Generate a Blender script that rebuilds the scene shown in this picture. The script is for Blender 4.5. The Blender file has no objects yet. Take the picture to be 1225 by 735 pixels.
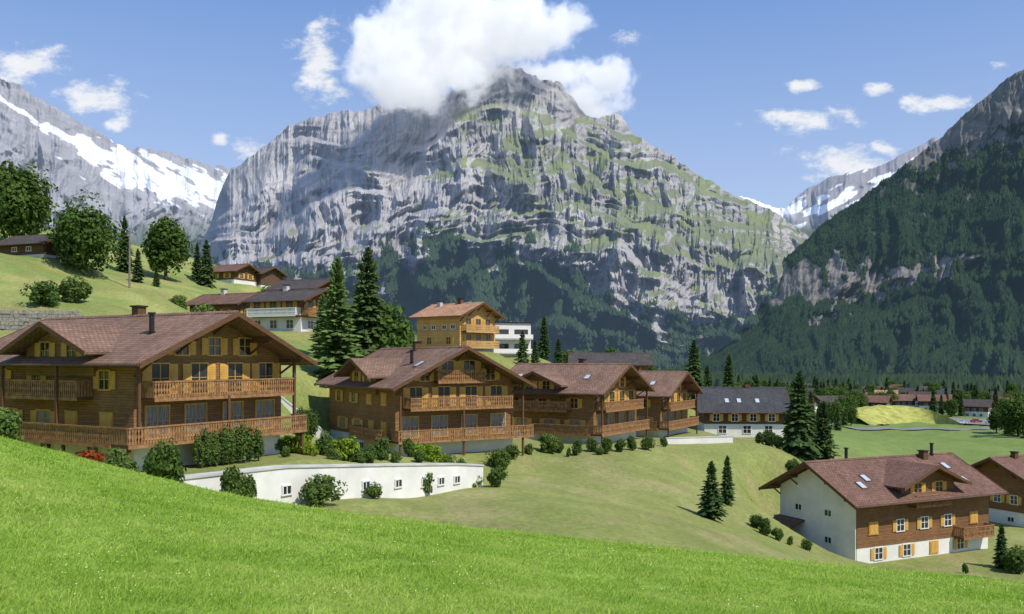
import bpy, math, random
import numpy as np
from mathutils import Vector, Matrix
random.seed(7); rng = np.random.default_rng(7)
SC = bpy.context.scene; COL = SC.collection
F = 1061.0; HX = 612.5; HY = 430.0

# ---------------------------------------------------------------- noise
def perlin(x, y, seed=0):
    r = np.random.default_rng(seed); p = r.permutation(256); a = r.random(256)*2*np.pi
    gx, gy = np.cos(a), np.sin(a)
    xi = np.floor(x).astype(int); yi = np.floor(y).astype(int); xf = x-xi; yf = y-yi
    u = xf*xf*xf*(xf*(xf*6-15)+10); v = yf*yf*yf*(yf*(yf*6-15)+10)
    def g(ix, iy, dx, dy):
        h = p[(p[ix & 255]+iy) & 255]; return gx[h]*dx+gy[h]*dy
    a0 = g(xi, yi, xf, yf)*(1-u)+g(xi+1, yi, xf-1, yf)*u
    a1 = g(xi, yi+1, xf, yf-1)*(1-u)+g(xi+1, yi+1, xf-1, yf-1)*u
    return (a0*(1-v)+a1*v)*1.5
def fbm(x, y, o=4, seed=0, g=.5):
    s = 0; a = 1; t = 0
    for i in range(o):
        s = s+a*perlin(x, y, seed+i); t += a; a *= g; x = x*2.03+11; y = y*2.03+7
    return s/t
def ridged(x, y, o=5, seed=0, g=.55):
    s = 0; a = 1; t = 0
    for i in range(o):
        s = s+a*(1-2*np.abs(perlin(x, y, seed+i))); t += a; a *= g; x = x*2.07+5; y = y*2.07+3
    return s/t
def sstep(a, b, x):
    t = np.clip((x-a)/(b-a), 0, 1); return t*t*(3-2*t)

# ---------------------------------------------------------------- materials
def newmat(name):
    m = bpy.data.materials.new(name); m.use_nodes = True
    return m, m.node_tree, m.node_tree.nodes['Principled BSDF']
def nd(nt, t, **k):
    n = nt.nodes.new(t)
    for a, b in k.items(): setattr(n, a, b)
    return n
def lk(nt, a, b): nt.links.new(a, b)
def objco(nt, stretch=(1, 1, 1)):
    tc = nd(nt, 'ShaderNodeTexCoord'); mp = nd(nt, 'ShaderNodeMapping'); mp.inputs['Scale'].default_value = stretch
    lk(nt, tc.outputs['Object'], mp.inputs['Vector']); return mp.outputs['Vector']
def noise(nt, vec, sc, det=4, rough=.6):
    n = nd(nt, 'ShaderNodeTexNoise'); n.inputs['Scale'].default_value = sc
    n.inputs['Detail'].default_value = det; n.inputs['Roughness'].default_value = rough
    if vec: lk(nt, vec, n.inputs['Vector'])
    return n.outputs['Fac']
def ramp(nt, fac, stops):
    r = nd(nt, 'ShaderNodeValToRGB'); e = r.color_ramp.elements
    while len(e) < len(stops): e.new(.5)
    for i, (p, c) in enumerate(stops):
        e[i].position = p; e[i].color = (*c, 1) if not isinstance(c, (int, float)) else (c, c, c, 1)
    lk(nt, fac, r.inputs['Fac']); return r.outputs['Color']
def mth(nt, op, a, b=None, c=None):
    n = nd(nt, 'ShaderNodeMath', operation=op)
    for i, x in enumerate((a, b, c)):
        if x is None: continue
        if isinstance(x, (int, float)): n.inputs[i].default_value = x
        else: lk(nt, x, n.inputs[i])
    return n.outputs[0]
def mixc(nt, fac, a, b, mode='MIX'):
    n = nd(nt, 'ShaderNodeMix', data_type='RGBA', blend_type=mode)
    for s, x in ((n.inputs[0], fac), (n.inputs[6], a), (n.inputs[7], b)):
        if isinstance(x, (int, float)): s.default_value = x
        elif isinstance(x, tuple): s.default_value = (*x, 1)
        else: lk(nt, x, s)
    return n.outputs[2]
def bump(nt, b, h, st, dist=.1):
    n = nd(nt, 'ShaderNodeBump'); n.inputs['Strength'].default_value = st; n.inputs['Distance'].default_value = dist
    lk(nt, h, n.inputs['Height']); lk(nt, n.outputs[0], b.inputs['Normal'])
def sc3(c, k): return tuple(min(1, x*k) for x in c)
def mk(name, c, rough=.8, sc=2., var=.25, bst=.25, bsc=18., stretch=(1, 1, 1), spec=.3, metal=0.):
    m, nt, b = newmat(name); v = objco(nt, stretch)
    lk(nt, ramp(nt, noise(nt, v, sc, 6), [(.3, sc3(c, 1-var)), (.7, sc3(c, 1+var))]), b.inputs['Base Color'])
    b.inputs['Roughness'].default_value = rough; b.inputs['Specular IOR Level'].default_value = spec
    b.inputs['Metallic'].default_value = metal
    bump(nt, b, noise(nt, v, bsc, 3), bst, .02); return m
def planks(name, c, pitch=.17, var=.35):
    m, nt, b = newmat(name); tc = nd(nt, 'ShaderNodeTexCoord'); sp = nd(nt, 'ShaderNodeSeparateXYZ')
    lk(nt, tc.outputs['Object'], sp.inputs[0])
    q = mth(nt, 'MULTIPLY', sp.outputs['Z'], 1/pitch); fr = mth(nt, 'FRACT', q)
    groove = mth(nt, 'LESS_THAN', fr, .14)
    wn = nd(nt, 'ShaderNodeTexWhiteNoise', noise_dimensions='1D'); lk(nt, mth(nt, 'FLOOR', q), wn.inputs['W'])
    n1 = noise(nt, objco(nt, (1, 1, 9)), 1.3, 6); n2 = noise(nt, objco(nt), .45, 5)
    base = ramp(nt, n1, [(.25, sc3(c, 1-var)), (.75, sc3(c, 1+var*1.2))])
    base = mixc(nt, .5, base, ramp(nt, wn.outputs['Value'], [(0, .62), (1, 1.0)]), 'MULTIPLY')
    base = mixc(nt, .8, base, ramp(nt, n2, [(.3, (.66, .63, .6)), (.7, 1.0)]), 'MULTIPLY')
    base = mixc(nt, mth(nt, 'MULTIPLY', groove, .7), base, sc3(c, .2))
    lk(nt, base, b.inputs['Base Color']); b.inputs['Roughness'].default_value = .75; b.inputs['Specular IOR Level'].default_value = .25
    bump(nt, b, mth(nt, 'SUBTRACT', n1, mth(nt, 'MULTIPLY', groove, .8)), .4, .03); return m
def tiles(name, c, cross=False, w=.34, h=.30):
    m, nt, b = newmat(name); tc = nd(nt, 'ShaderNodeTexCoord'); sp = nd(nt, 'ShaderNodeSeparateXYZ'); cb = nd(nt, 'ShaderNodeCombineXYZ')
    lk(nt, tc.outputs['Object'], sp.inputs[0])
    lk(nt, sp.outputs['X' if cross else 'Y'], cb.inputs[0])
    lk(nt, mth(nt, 'MULTIPLY', sp.outputs['Z'], 2.3), cb.inputs[1])
    br = nd(nt, 'ShaderNodeTexBrick'); lk(nt, cb.outputs[0], br.inputs['Vector'])
    br.inputs['Scale'].default_value = 1; br.inputs['Brick Width'].default_value = w; br.inputs['Row Height'].default_value = h
    br.inputs['Mortar Size'].default_value = .03; br.inputs['Mortar Smooth'].default_value = .4
    br.inputs['Color1'].default_value = (*sc3(c, .80), 1); br.inputs['Color2'].default_value = (*sc3(c, 1.2), 1); br.inputs['Mortar'].default_value = (*sc3(c, .42), 1)
    n1 = noise(nt, tc.outputs['Object'], .35, 6, .7); n2 = noise(nt, objco(nt, (.35, 2.2, .35)), 1., 5, .7)
    col = mixc(nt, 1., br.outputs['Color'], ramp(nt, n1, [(.3, .62), (.7, 1.0)]), 'MULTIPLY')
    col = mixc(nt, .7, col, ramp(nt, n2, [(.35, (.70, .70, .68)), (.65, 1.0)]), 'MULTIPLY')
    lk(nt, col, b.inputs['Base Color'])
    b.inputs['Roughness'].default_value = .75; b.inputs['Specular IOR Level'].default_value = .2
    bump(nt, b, mth(nt, 'SUBTRACT', noise(nt, tc.outputs['Object'], 9, 3), br.outputs['Fac']), .5, .04); return m
def foliage(name, dark, light, trans=.25):
    m = bpy.data.materials.new(name); m.use_nodes = True; nt = m.node_tree; nt.nodes.clear()
    g = nd(nt, 'ShaderNodeNewGeometry'); oi = nd(nt, 'ShaderNodeObjectInfo'); tc = nd(nt, 'ShaderNodeTexCoord')
    n1 = noise(nt, tc.outputs['Object'], 3.5, 2)
    f = mth(nt, 'ADD', mth(nt, 'MULTIPLY', g.outputs['Random Per Island'], .55), mth(nt, 'MULTIPLY', n1, .5))
    c = ramp(nt, f, [(.1, dark), (.85, light)])
    c = mixc(nt, .8, c, ramp(nt, oi.outputs['Random'], [(0, (.62, .74, .64)), (1, (1.0, .98, .82))]), 'MULTIPLY')
    d = nd(nt, 'ShaderNodeBsdfDiffuse'); t = nd(nt, 'ShaderNodeBsdfTranslucent'); x = nd(nt, 'ShaderNodeMixShader'); o = nd(nt, 'ShaderNodeOutputMaterial')
    lk(nt, c, d.inputs['Color']); lk(nt, c, t.inputs['Color']); x.inputs[0].default_value = trans
    lk(nt, d.outputs[0], x.inputs[1]); lk(nt, t.outputs[0], x.inputs[2]); lk(nt, x.outputs[0], o.inputs[0]); return m
def attrmat(name, haze=(0, 0, 0), nscale=.02, nvar=.35, bst=.6, bdist=6., det=8, stretch=(1, 1, 1), rough=.95, second=None):
    m, nt, b = newmat(name); a = nd(nt, 'ShaderNodeAttribute', attribute_name='Col')
    v = objco(nt, stretch); n1 = noise(nt, v, nscale, det, .66)
    c = mixc(nt, 1., a.outputs['Color'], ramp(nt, n1, [(.3, 1-nvar), (.7, 1.)]), 'MULTIPLY')
    if second:
        n2 = noise(nt, v, second, 5, .7)
        c = mixc(nt, 1., c, ramp(nt, n2, [(.3, .78), (.7, 1.)]), 'MULTIPLY')
    lk(nt, c, b.inputs['Base Color']); b.inputs['Roughness'].default_value = rough; b.inputs['Specular IOR Level'].default_value = .1
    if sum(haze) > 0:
        b.inputs['Emission Color'].default_value = (*haze, 1); b.inputs['Emission Strength'].default_value = 1  # distance haze painted in as an even bluish self-glow of the surface
    bump(nt, b, n1, bst, bdist); return m

TL = dict(tile=(.315, .190, .130), tilel=(.66, .36, .21), tiled=(.12, .10, .09), tileb=(.255, .140, .100), tileg=(.095, .095, .10))
MT = dict(
    timber=planks('timber_planks', (.33, .176, .072)),
    timber2=planks('timber_planks_red', (.27, .138, .062)),
    timber3=planks('timber_planks_old', (.15, .09, .055)),
    dark=mk('dark_beam_wood', (.12, .060, .028), stretch=(1, 1, 6)),
    rail=mk('balcony_wood', (.285, .148, .062), sc=3, var=.45),
    yellow=mk('yellow_shutter_wood', (.60, .34, .075), sc=1.2, var=.3, rough=.6),
    plaster=mk('white_plaster', (.74, .72, .67), sc=.5, var=.12, bst=.1),
    concrete=mk('pale_concrete', (.52, .51, .47), sc=.6, var=.2),
    orange=planks('orange_boards', (.74, .45, .18), .3, .15),
    glass=mk('window_glass', (.03, .035, .04), rough=.08, sc=.7, var=.5, bst=0, spec=.6),
    curtain=mk('curtained_window', (.24, .22, .19), rough=.3, sc=5, var=.7, bst=0, stretch=(4, 4, .3)),
    white=mk('white_frame_paint', (.75, .74, .7), rough=.5, var=.05),
    metal=mk('dark_flue_metal', (.03, .03, .032), rough=.45, metal=.3),
    copper=mk('gutter_metal', (.13, .07, .05), rough=.5, metal=.3),
    skyl=mk('skylight_glass', (.45, .52, .6), rough=.1, var=.1, bst=0, spec=.8),
    bark=mk('tree_bark', (.08, .06, .042), stretch=(3, 3, .6)),
    pole=mk('grey_pole_wood', (.2, .17, .14), stretch=(3, 3, .6)),
    stone=mk('dry_stone', (.27, .25, .21), sc=3, var=.5, bst=.8, bsc=4),
    asphalt=mk('asphalt', (.20, .20, .205), var=.15),
    yel=mk('yellow_flowering_bank', (.36, .36, .08), sc=.35, var=.4),
    con=foliage('spruce_needles', (.026, .052, .021), (.125, .19, .068), .2),
    conl=foliage('larch_needles', (.07, .135, .04), (.25, .35, .12), .3),
    dec=foliage('broad_leaves', (.045, .09, .022), (.18, .27, .07), .34),
    decd=foliage('dark_broad_leaves', (.036, .075, .021), (.15, .225, .06), .32),
    shr=foliage('shrub_leaves', (.045, .09, .025), (.20, .28, .08), .32),
    lime=foliage('yellow_green_leaves', (.12, .18, .02), (.32, .42, .05), .3),
    flo=foliage('red_flowering_leaves', (.06, .08, .02), (.5, .06, .04), .2),
    tyre=mk('tyre_rubber', (.02, .02, .02)),
)
for k_, c_ in TL.items(): MT[k_] = tiles('roof_'+k_, c_); MT[k_+'x'] = tiles('roof_cross_'+k_, c_, True)

# ---------------------------------------------------------------- mesh builder
class MB:
    def __init__(s): s.v = []; s.f = []
    def add(s, vs, fs):
        n = len(s.v); s.v += [tuple(p) for p in vs]; s.f += [tuple(i+n for i in f) for f in fs]; return s
    def box(s, x0, x1, y0, y1, z0, z1):
        return s.add([(x0, y0, z0), (x1, y0, z0), (x1, y1, z0), (x0, y1, z0), (x0, y0, z1), (x1, y0, z1), (x1, y1, z1), (x0, y1, z1)],
                     [(0, 3, 2, 1), (4, 5, 6, 7), (0, 1, 5, 4), (1, 2, 6, 5), (2, 3, 7, 6), (3, 0, 4, 7)])
    def prism(s, pts, d):
        n = len(pts); d = Vector(d); a = [Vector(p) for p in pts]
        return s.add(a+[p+d for p in a], [tuple(range(n))[::-1], tuple(range(n, 2*n))]+[(i, (i+1) % n, n+(i+1) % n, n+i) for i in range(n)])
    def bar(s, p, q, w, h=None):
        p = Vector(p); q = Vector(q); h = h or w; d = (q-p).normalized()
        up = Vector((0, 0, 1)) if abs(d.z) < .9 else Vector((0, 1, 0)); r = d.cross(up).normalized()*w/2; u = r.cross(d).normalized()*h/2
        return s.prism([p+r+u, p-r+u, p-r-u, p+r-u], q-p)
    def cyl(s, p, q, r0, r1=None, n=10):
        p = Vector(p); q = Vector(q); r1 = r0 if r1 is None else r1; d = (q-p).normalized()
        up = Vector((0, 0, 1)) if abs(d.z) < .9 else Vector((0, 1, 0)); a = d.cross(up).normalized(); b = a.cross(d)
        A = [p+(a*math.cos(t)+b*math.sin(t))*r0 for t in [2*math.pi*i/n for i in range(n)]]
        B = [q+(a*math.cos(t)+b*math.sin(t))*r1 for t in [2*math.pi*i/n for i in range(n)]]
        return s.add(A+B, [tuple(range(n))[::-1], tuple(range(n, 2*n))]+[(i, (i+1) % n, n+(i+1) % n, n+i) for i in range(n)])
    def mesh(s, name, mat):
        me = bpy.data.meshes.new(name); me.from_pydata(s.v, [], s.f); me.materials.append(mat); me.update(); return me
    def build(s, name, mat, parent=None, loc=(0, 0, 0), rz=0): return link(name, s.mesh(name, mat), parent, loc, rz)
def link(name, me, parent=None, loc=(0, 0, 0), rz=0):
    o = bpy.data.objects.new(name, me); COL.objects.link(o); o.location = loc; o.rotation_euler = (0, 0, rz)
    if parent: o.parent = parent
    return o
def tag(o, label=None, cat=None, group=None, kind=None):
    if label: o['label'] = label
    if cat: o['category'] = cat
    if group: o['group'] = group
    if kind: o['kind'] = kind
    return o
def empty(name, loc, rz, label, cat, group=None):
    o = bpy.data.objects.new(name, None); COL.objects.link(o); o.location = loc; o.rotation_euler = (0, 0, rz)
    o.empty_display_size = .5
    return tag(o, label, cat, group)
def npmesh(name, verts, faces, mat, col=None, smooth=False):
    me = bpy.data.meshes.new(name); k = faces.shape[1]
    me.vertices.add(len(verts)); me.vertices.foreach_set('co', np.asarray(verts, dtype=np.float32).ravel())
    me.loops.add(faces.size); me.loops.foreach_set('vertex_index', faces.astype(np.int32).ravel())
    me.polygons.add(len(faces)); me.polygons.foreach_set('loop_start', np.arange(0, faces.size, k, dtype=np.int32))
    if smooth: me.polygons.foreach_set('use_smooth', np.ones(len(faces), dtype=bool))
    if col is not None:
        at = me.color_attributes.new('Col', 'FLOAT_COLOR', 'POINT')
        c = np.ones((len(verts), 4), dtype=np.float32); c[:, :3] = col; at.data.foreach_set('color', c.ravel())
    me.update(calc_edges=True); me.materials.append(mat)
    return link(name, me)
def gridmesh(name, X, Y, Z, mat, col=None, smooth=True):
    n, m = X.shape; V = np.stack([X, Y, Z], -1).reshape(-1, 3); i = np.arange(n*m).reshape(n, m)
    Fc = np.stack([i[:-1, :-1], i[:-1, 1:], i[1:, 1:], i[1:, :-1]], -1).reshape(-1, 4)
    return npmesh(name, V, Fc, mat, None if col is None else col.reshape(-1, 3), smooth)

# ---------------------------------------------------------------- terrain height
def P(px, v, Y): return ((px-HX)/F*Y, Y, (HY-v)/F*Y)
cp = [P(*t) for t in [(450, 598, 60), (600, 604, 62), (700, 617, 60), (850, 637, 68), (930, 650, 76), (1000, 668, 84), (1100, 676, 86), (1220, 678, 88),
 (900, 603, 93), (830, 543, 105), (750, 548, 95), (650, 553, 92), (560, 564, 82), (700, 585, 78), (800, 597, 80), (510, 590, 68), (370, 597, 57),
 (350, 455, 98), (380, 415, 125), (290, 395, 130), (210, 392, 130), (200, 360, 132), (150, 372, 102), (0, 412, 84), (0, 385, 91), (100, 340, 130), (0, 300, 135),
 (200, 322, 190), (130, 330, 160), (-150, 250, 160), (260, 335, 200), (320, 372, 160), (330, 345, 230), (400, 405, 180), (450, 417, 150), (535, 418, 148),
 (500, 428, 220), (600, 432, 172), (700, 441, 185), (640, 440, 400), (500, 428, 500), (300, 355, 500), (0, 265, 400), (-300, 250, 300), (400, 405, 600),
 (780, 462, 172), (850, 500, 160), (890, 526, 144), (960, 548, 116), (1000, 600, 115), (1060, 578, 150), (1225, 562, 180), (1100, 522, 280), (1225, 515, 300),
 (1000, 515, 300), (1000, 478, 600), (1225, 485, 600), (800, 460, 900), (1225, 462, 1000), (600, 447, 1200), (1500, 490, 600), (1500, 680, 90), (1200, 640, 112), (0, 330, 1200), (1500, 465, 1400)]]
cp += [(-24, 54, -7), (-33, 60, -7), (-20, 66, -7.2), (-15, 60, -6.9), (-14, 67, -7.4), (-8, 75, -8.4), (-12, 86, -9.2), (-3, 93, -9.2), (-18, 80, -7.8), (11, 109, -10), (8, 122, -10),
       (21, 127, -11), (18, 137, -11), (-32, 76, -5.5), (-46, 70, -5), (-20, 30, -9), (0, 30, -10.5), (20, 30, -14), (0, 0, -12), (-30, 10, -8), (30, 0, -16), (40, 50, -18)]
cp = np.array(cp)
def warp(x, y):
    r = np.maximum(y, -15)+30.; return x/r*3., np.log(r)*2.2
def tps(r2): return np.where(r2 > 1e-12, .5*r2*np.log(np.maximum(r2, 1e-12)), 0)
wx, wy = warp(cp[:, 0], cp[:, 1]); n_ = len(cp)
K = tps((wx[:, None]-wx)**2+(wy[:, None]-wy)**2)+np.eye(n_)*.004
Pm = np.stack([np.ones(n_), wx, wy], 1)
A_ = np.block([[K, Pm], [Pm.T, np.zeros((3, 3))]]); coef = np.linalg.solve(A_, np.concatenate([cp[:, 2], np.zeros(3)]))
def rawM(x, y):
    a, b = warp(x, y); out = coef[n_]+coef[n_+1]*a+coef[n_+2]*b
    for i in range(n_): out = out+coef[i]*tps((a-wx[i])**2+(b-wy[i])**2)
    return out
WA = np.array([-19.6, 49.]); WB = np.array([-2.6, 74.]); wd = (WB-WA)/np.linalg.norm(WB-WA); wn = np.array([-wd[1], wd[0]]); WL = np.linalg.norm(WB-WA)
PADS = []
def forehill(x, y):
    l = .16*np.logaddexp(0, -(x+8)/2.)*2.
    return -2.0-.10*x+l-.101*y-.004*np.maximum(0, y-15)**2
def H2(x, y):
    x = np.asarray(x, float); y = np.asarray(y, float)
    s = (x-WA[0])*wd[0]+(y-WA[1])*wd[1]; d = (x-WA[0])*wn[0]+(y-WA[1])*wn[1]
    tap = sstep(-5, -2, s)*(1-sstep(WL-1, WL+3, s))
    dd = d-1.1
    sh = np.clip(dd/.8, -1, 1)*np.maximum(0, 3.8-np.abs(dd))*tap
    m = rawM(x+wn[0]*sh, y+wn[1]*sh)
    m = m+fbm(x/14, y/14, 3, 5)*.35*sstep(40, 90, y)*(1+y/150)
    for (cx, cy, r0, r1, z) in PADS:
        w = 1-sstep(r0, r1, np.hypot(x-cx, y-cy)); m = m*(1-w)+z*w
    f = forehill(x, y)+fbm(x/5., y/5., 3, 21)*.12
    k = .4; mm = np.maximum(m, f); h = mm+k*np.log(np.exp((m-mm)/k)+np.exp((f-mm)/k))
    return h, f-m
def H(x, y): return float(H2(np.array([x]), np.array([y]))[0][0])

# ---------------------------------------------------------------- chalets
WM = {}
def wmesh(kind):
    if kind in WM: return WM[kind]
    w, h, sh, fm, pm = dict(door=(1.7, 2.0, 0, 'yellow', 'glass'), doorc=(1.7, 2.0, 0, 'yellow', 'curtain'), doors=(1.3, 1.95, .6, 'yellow', 'glass'), shut=(1.0, 1.15, .5, 'yellow', 'glass'), shutw=(1.0, 1.15, .5, 'white', 'glass'), twin=(1.5, 1.15, .6, 'yellow', 'curtain'),
        closed=(1.1, 1.15, -1, 'yellow', 'glass'), small=(.9, .6, 0, 'white', 'glass'), cellar=(.62, .5, 0, 'white', 'glass'), plain=(1.2, 1.2, 0, 'white', 'glass'), wide=(2.6, 1.6, 0, 'dark', 'glass'))[kind]
    f = MB(); t = .09
    for a in ((-w/2-t, -w/2, 0, h), (w/2, w/2+t, 0, h), (-w/2-t, w/2+t, h, h+t), (-w/2-t-.05, w/2+t+.05, -t, 0)): f.box(a[0], a[1], -.10, .02, a[2], a[3])
    f.box(-.035, .035, -.075, .0, 0, h)
    if h > 1: f.box(-w/2, -.035, -.07, 0, h*.52, h*.52+.04); f.box(.035, w/2, -.07, 0, h*.52, h*.52+.04)
    p = MB().box(-w/2, w/2, -.03, .0, 0, h)
    s = None
    if sh > 0:
        s = MB()
        s.box(0, sh, -.09, -.03, .0, h)
        for i in range(int(h/.16)-1): s.box(.07, sh-.07, -.105, -.09, .1+i*.16, .2+i*.16)
    if sh < 0:
        s = MB().box(.0, w/2, -.13, -.105, .0, h)
        for i in range(5): s.box(.05, w/2-.05, -.145, -.13, .1+i*.2, .22+i*.2)
    WM[kind] = (w, h, sh, f.mesh('window', MT[fm]), p.mesh('pane', MT[pm]), s.mesh('shutter', MT['yellow']) if s else None); return WM[kind]
def window(root, face, W, D, s, z, kind, off=0.):
    w, h, sh, fm, pm, sm = wmesh(kind)
    loc, rz = dict(F=((s, -off, z), 0), L=((-W/2-off, s, z), -math.pi/2), R=((W/2+off, s, z), math.pi/2), B=((s, D+off, z), math.pi))[face]
    o = link('window', fm, root, loc, rz); link('pane', pm, o)
    if sm:
        if sh > 0: link('shutter', sm, o, (-w/2-.1-sh, 0, 0)); link('shutter', sm, o, (w/2+.1, 0, 0))
        else: link('shutter', sm, o, (-w/2, 0, 0)); link('shutter', sm, o, (.0, 0, 0))
def balcony(root, face, W, D, s0, s1, z, bd=1.5, ends=(1, 1), mat='rail', hgt=.95):
    if face == 'F': loc, rz = (0, 0, z), 0; a, b = s0, s1; e = ends
    elif face == 'R': loc, rz = (W/2, 0, z), math.pi/2; a, b = s0, s1; e = ends
    else: loc, rz = (-W/2, 0, z), -math.pi/2; a, b = -s1, -s0; e = (ends[1], ends[0])
    fl = MB().box(a, b, -bd, -.01, -.2, 0).build('balcony', MT['dark'], root, loc, rz)
    r = MB(); r.box(a, b, -bd-.06, -bd+.06, hgt, hgt+.1); r.box(a, b, -bd-.05, -bd+.02, -.24, -.02)
    n = max(2, int((b-a)/.21)); st = (b-a)/n
    for i in range(n):
        x = a+(i+.5)*st; hw = st*.44; nw = st*.20
        r.prism([(x-hw, -bd-.02, 0), (x+hw, -bd-.02, 0), (x+nw, -bd-.02, hgt*.32), (x+hw, -bd-.02, hgt*.5), (x+nw, -bd-.02, hgt*.7), (x+hw, -bd-.02, hgt), (x-hw, -bd-.02, hgt), (x-nw, -bd-.02, hgt*.7), (x-hw, -bd-.02, hgt*.5), (x-nw, -bd-.02, hgt*.32)], (0, .03, 0))
    for ex, on in ((a, e[0]), (b, e[1])):
        if not on: continue
        r.box(ex-.05, ex+.05, -bd+.06, -.02, hgt, hgt+.1)
        m = max(1, int(bd/.21))
        for i in range(m): y = -bd+(i+.5)*bd/m; r.box(ex-.015, ex+.015, y-.09, y+.06, 0, hgt)
    r.build('railing', MT[mat], fl)
def chalet(name, label, corner, theta, W, D, zb, f1=1.9, he=7.2, s=.46, oe=1.3, of=2.0, ob=1., cside='L', wall='timber', roof='tile', found='plaster',
           front=(), left=(), right=(), balc=(), dormers=(), chimneys=(), skylights=(), posts=(), cat='house', group=None, purl=True, foundz=-2.):
    th = math.radians(theta); cx = -W/2 if cside == 'L' else W/2
    X = corner[0]-cx*math.cos(th); Y = corner[1]-cx*math.sin(th)
    r = empty(name, (X, Y, zb), th, label, cat, group)
    zr = he+W/2*s
    mid = (X-math.sin(th)*D/2, Y+math.cos(th)*D/2)
    PADS.append((mid[0], mid[1], max(W, D)*.5, max(W, D)*.5+7, zb))
    if f1 > 0: MB().box(-W/2+.06, W/2-.06, .06, D-.06, foundz, f1).build('foundation', MT[found], r)
    if f1 < he: MB().prism([(-W/2, 0, f1), (W/2, 0, f1), (W/2, 0, he), (0, 0, zr), (-W/2, 0, he)], (0, D, 0)).build('wall', MT[wall], r)
    a = W/2+oe; ze = he-oe*s; t = .2
    rf = MB().prism([(-a, -of, ze+.03), (0, -of, zr+.03), (a, -of, ze+.03), (a, -of, ze+.03+t), (0, -of, zr+.03+t), (-a, -of, ze+.03+t)], (0, D+of+ob, 0)).build('roof', MT[roof], r)
    for yy in (-of-.07, D+ob):
        for g in (-1, 1):
            MB().prism([(0, yy, zr+.28), (g*(a+.05), yy, ze+.26), (g*(a+.05), yy, ze-.08), (0, yy, zr-.07)], (0, .07, 0)).build('fascia', MT['dark'], rf)
    for g in (-1, 1): MB().cyl((g*(a+.08), -of, ze+.12), (g*(a+.08), D+ob, ze+.12), .08, n=8).build('gutter', MT['copper'], rf)
    MB().prism([(-.22, -of-.02, zr+.17), (.22, -of-.02, zr+.17), (0, -of-.02, zr+.34)], (0, D+of+ob+.04, 0)).build('ridge_cap', MT[roof], rf)
    if purl:
        for x in (-W/2+.1, -W/4, 0, W/4, W/2-.1):
            z = he+(W/2-abs(x))*s-.2; MB().box(x-.1, x+.1, -of+.15, .0, z-.15, z+.1).build('purlin', MT['dark'], r)
            MB().bar((x, -.02, z-1.0), (x, -of*.65, z-.15), .12).build('bracket', MT['dark'], r)
    for rows, fc in ((front, 'F'), (left, 'L'), (right, 'R')):
        for z, k, xs in rows:
            for x in xs: window(r, fc, W, D, x, z, k, .0 if z >= f1-.1 else -.06)
    for b in balc: balcony(r, b[0], W, D, *b[1:])
    for (x, y, z0, z1) in posts: MB().box(x-.09, x+.09, y-.09, y+.09, z0, z1).build('post', MT['dark'], r)
    for (g, yd, hw, zd, out) in dormers:
        sl = .42; ov = 1.0; zed = zd-hw*sl
        xb = max(.0, (zr-zd)/s-.3); x0 = g*(W/2+out); L_ = x0-g*xb
        dw = MB().prism([(x0, yd-hw, he-1.2), (x0, yd+hw, he-1.2), (x0, yd+hw, zed), (x0, yd, zd), (x0, yd-hw, zed)], (-L_*.96, 0, 0)).build('dormer', MT[wall], r)
        xo = g*(W/2+out+1.3); aa = hw+ov; z2 = zd-aa*sl
        MB().prism([(xo, yd-aa, z2+.03), (xo, yd, zd+.03), (xo, yd+aa, z2+.03), (xo, yd+aa, z2+.2), (xo, yd, zd+.2), (xo, yd-aa, z2+.2)], (-(xo-g*xb), 0, 0)).build('dormer_roof', MT[roof+'x'], dw)
        for k in (-1, 1): MB().prism([(xo, yd, zd+.26), (xo, yd+k*(aa+.04), z2+.24), (xo, yd+k*(aa+.04), z2-.08), (xo, yd, zd-.08)], (g*.07, 0, 0)).build('dormer_fascia', MT['dark'], dw)
        for k in ((-hw*.4, hw*.4) if hw > 2 else (0,)): window(r, 'L' if g < 0 else 'R', W, D, yd+k, he-.15 if hw > 2 else he-.3, 'shut' if hw > 2.7 else 'small', out)
    for (x, y, k) in chimneys:
        z = zr-abs(x)*s
        if k == 'pipe':
            MB().cyl((x, y, z-.2), (x, y, z+1.5), .17).cyl((x, y, z+1.5), (x, y, z+1.62), .25).cyl((x, y, z+.3), (x, y, z+.38), .24).build('chimney', MT['metal'], rf)
        else:
            MB().box(x-.35, x+.35, y-.35, y+.35, z-.4, z+1.0).build('chimney', MT['dark' if k == 'd' else 'concrete'], rf)
            MB().box(x-.45, x+.45, y-.45, y+.45, z+1.0, z+1.12).build('chimney_cap', MT['metal'], rf)
    for (x, y) in skylights:
        z = zr-abs(x)*s+.23; g = 1 if x > 0 else -1; dx = .55
        MB().prism([(x-dx*g, y-.4, z+dx*s), (x+dx*g, y-.4, z-dx*s), (x+dx*g, y-.4, z-dx*s+.1), (x-dx*g, y-.4, z+dx*s+.1)], (0, .8, 0)).build('skylight', MT['copper'], rf)
        dx = .46
        MB().prism([(x-dx*g, y-.31, z+dx*s+.1), (x+dx*g, y-.31, z-dx*s+.1), (x+dx*g, y-.31, z-dx*s+.12), (x-dx*g, y-.31, z+dx*s+.12)], (0, .62, 0)).build('skylight_pane', MT['skyl'], rf)
    return r
def C(px, Y): return ((px-HX)/F*Y, Y)

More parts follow.
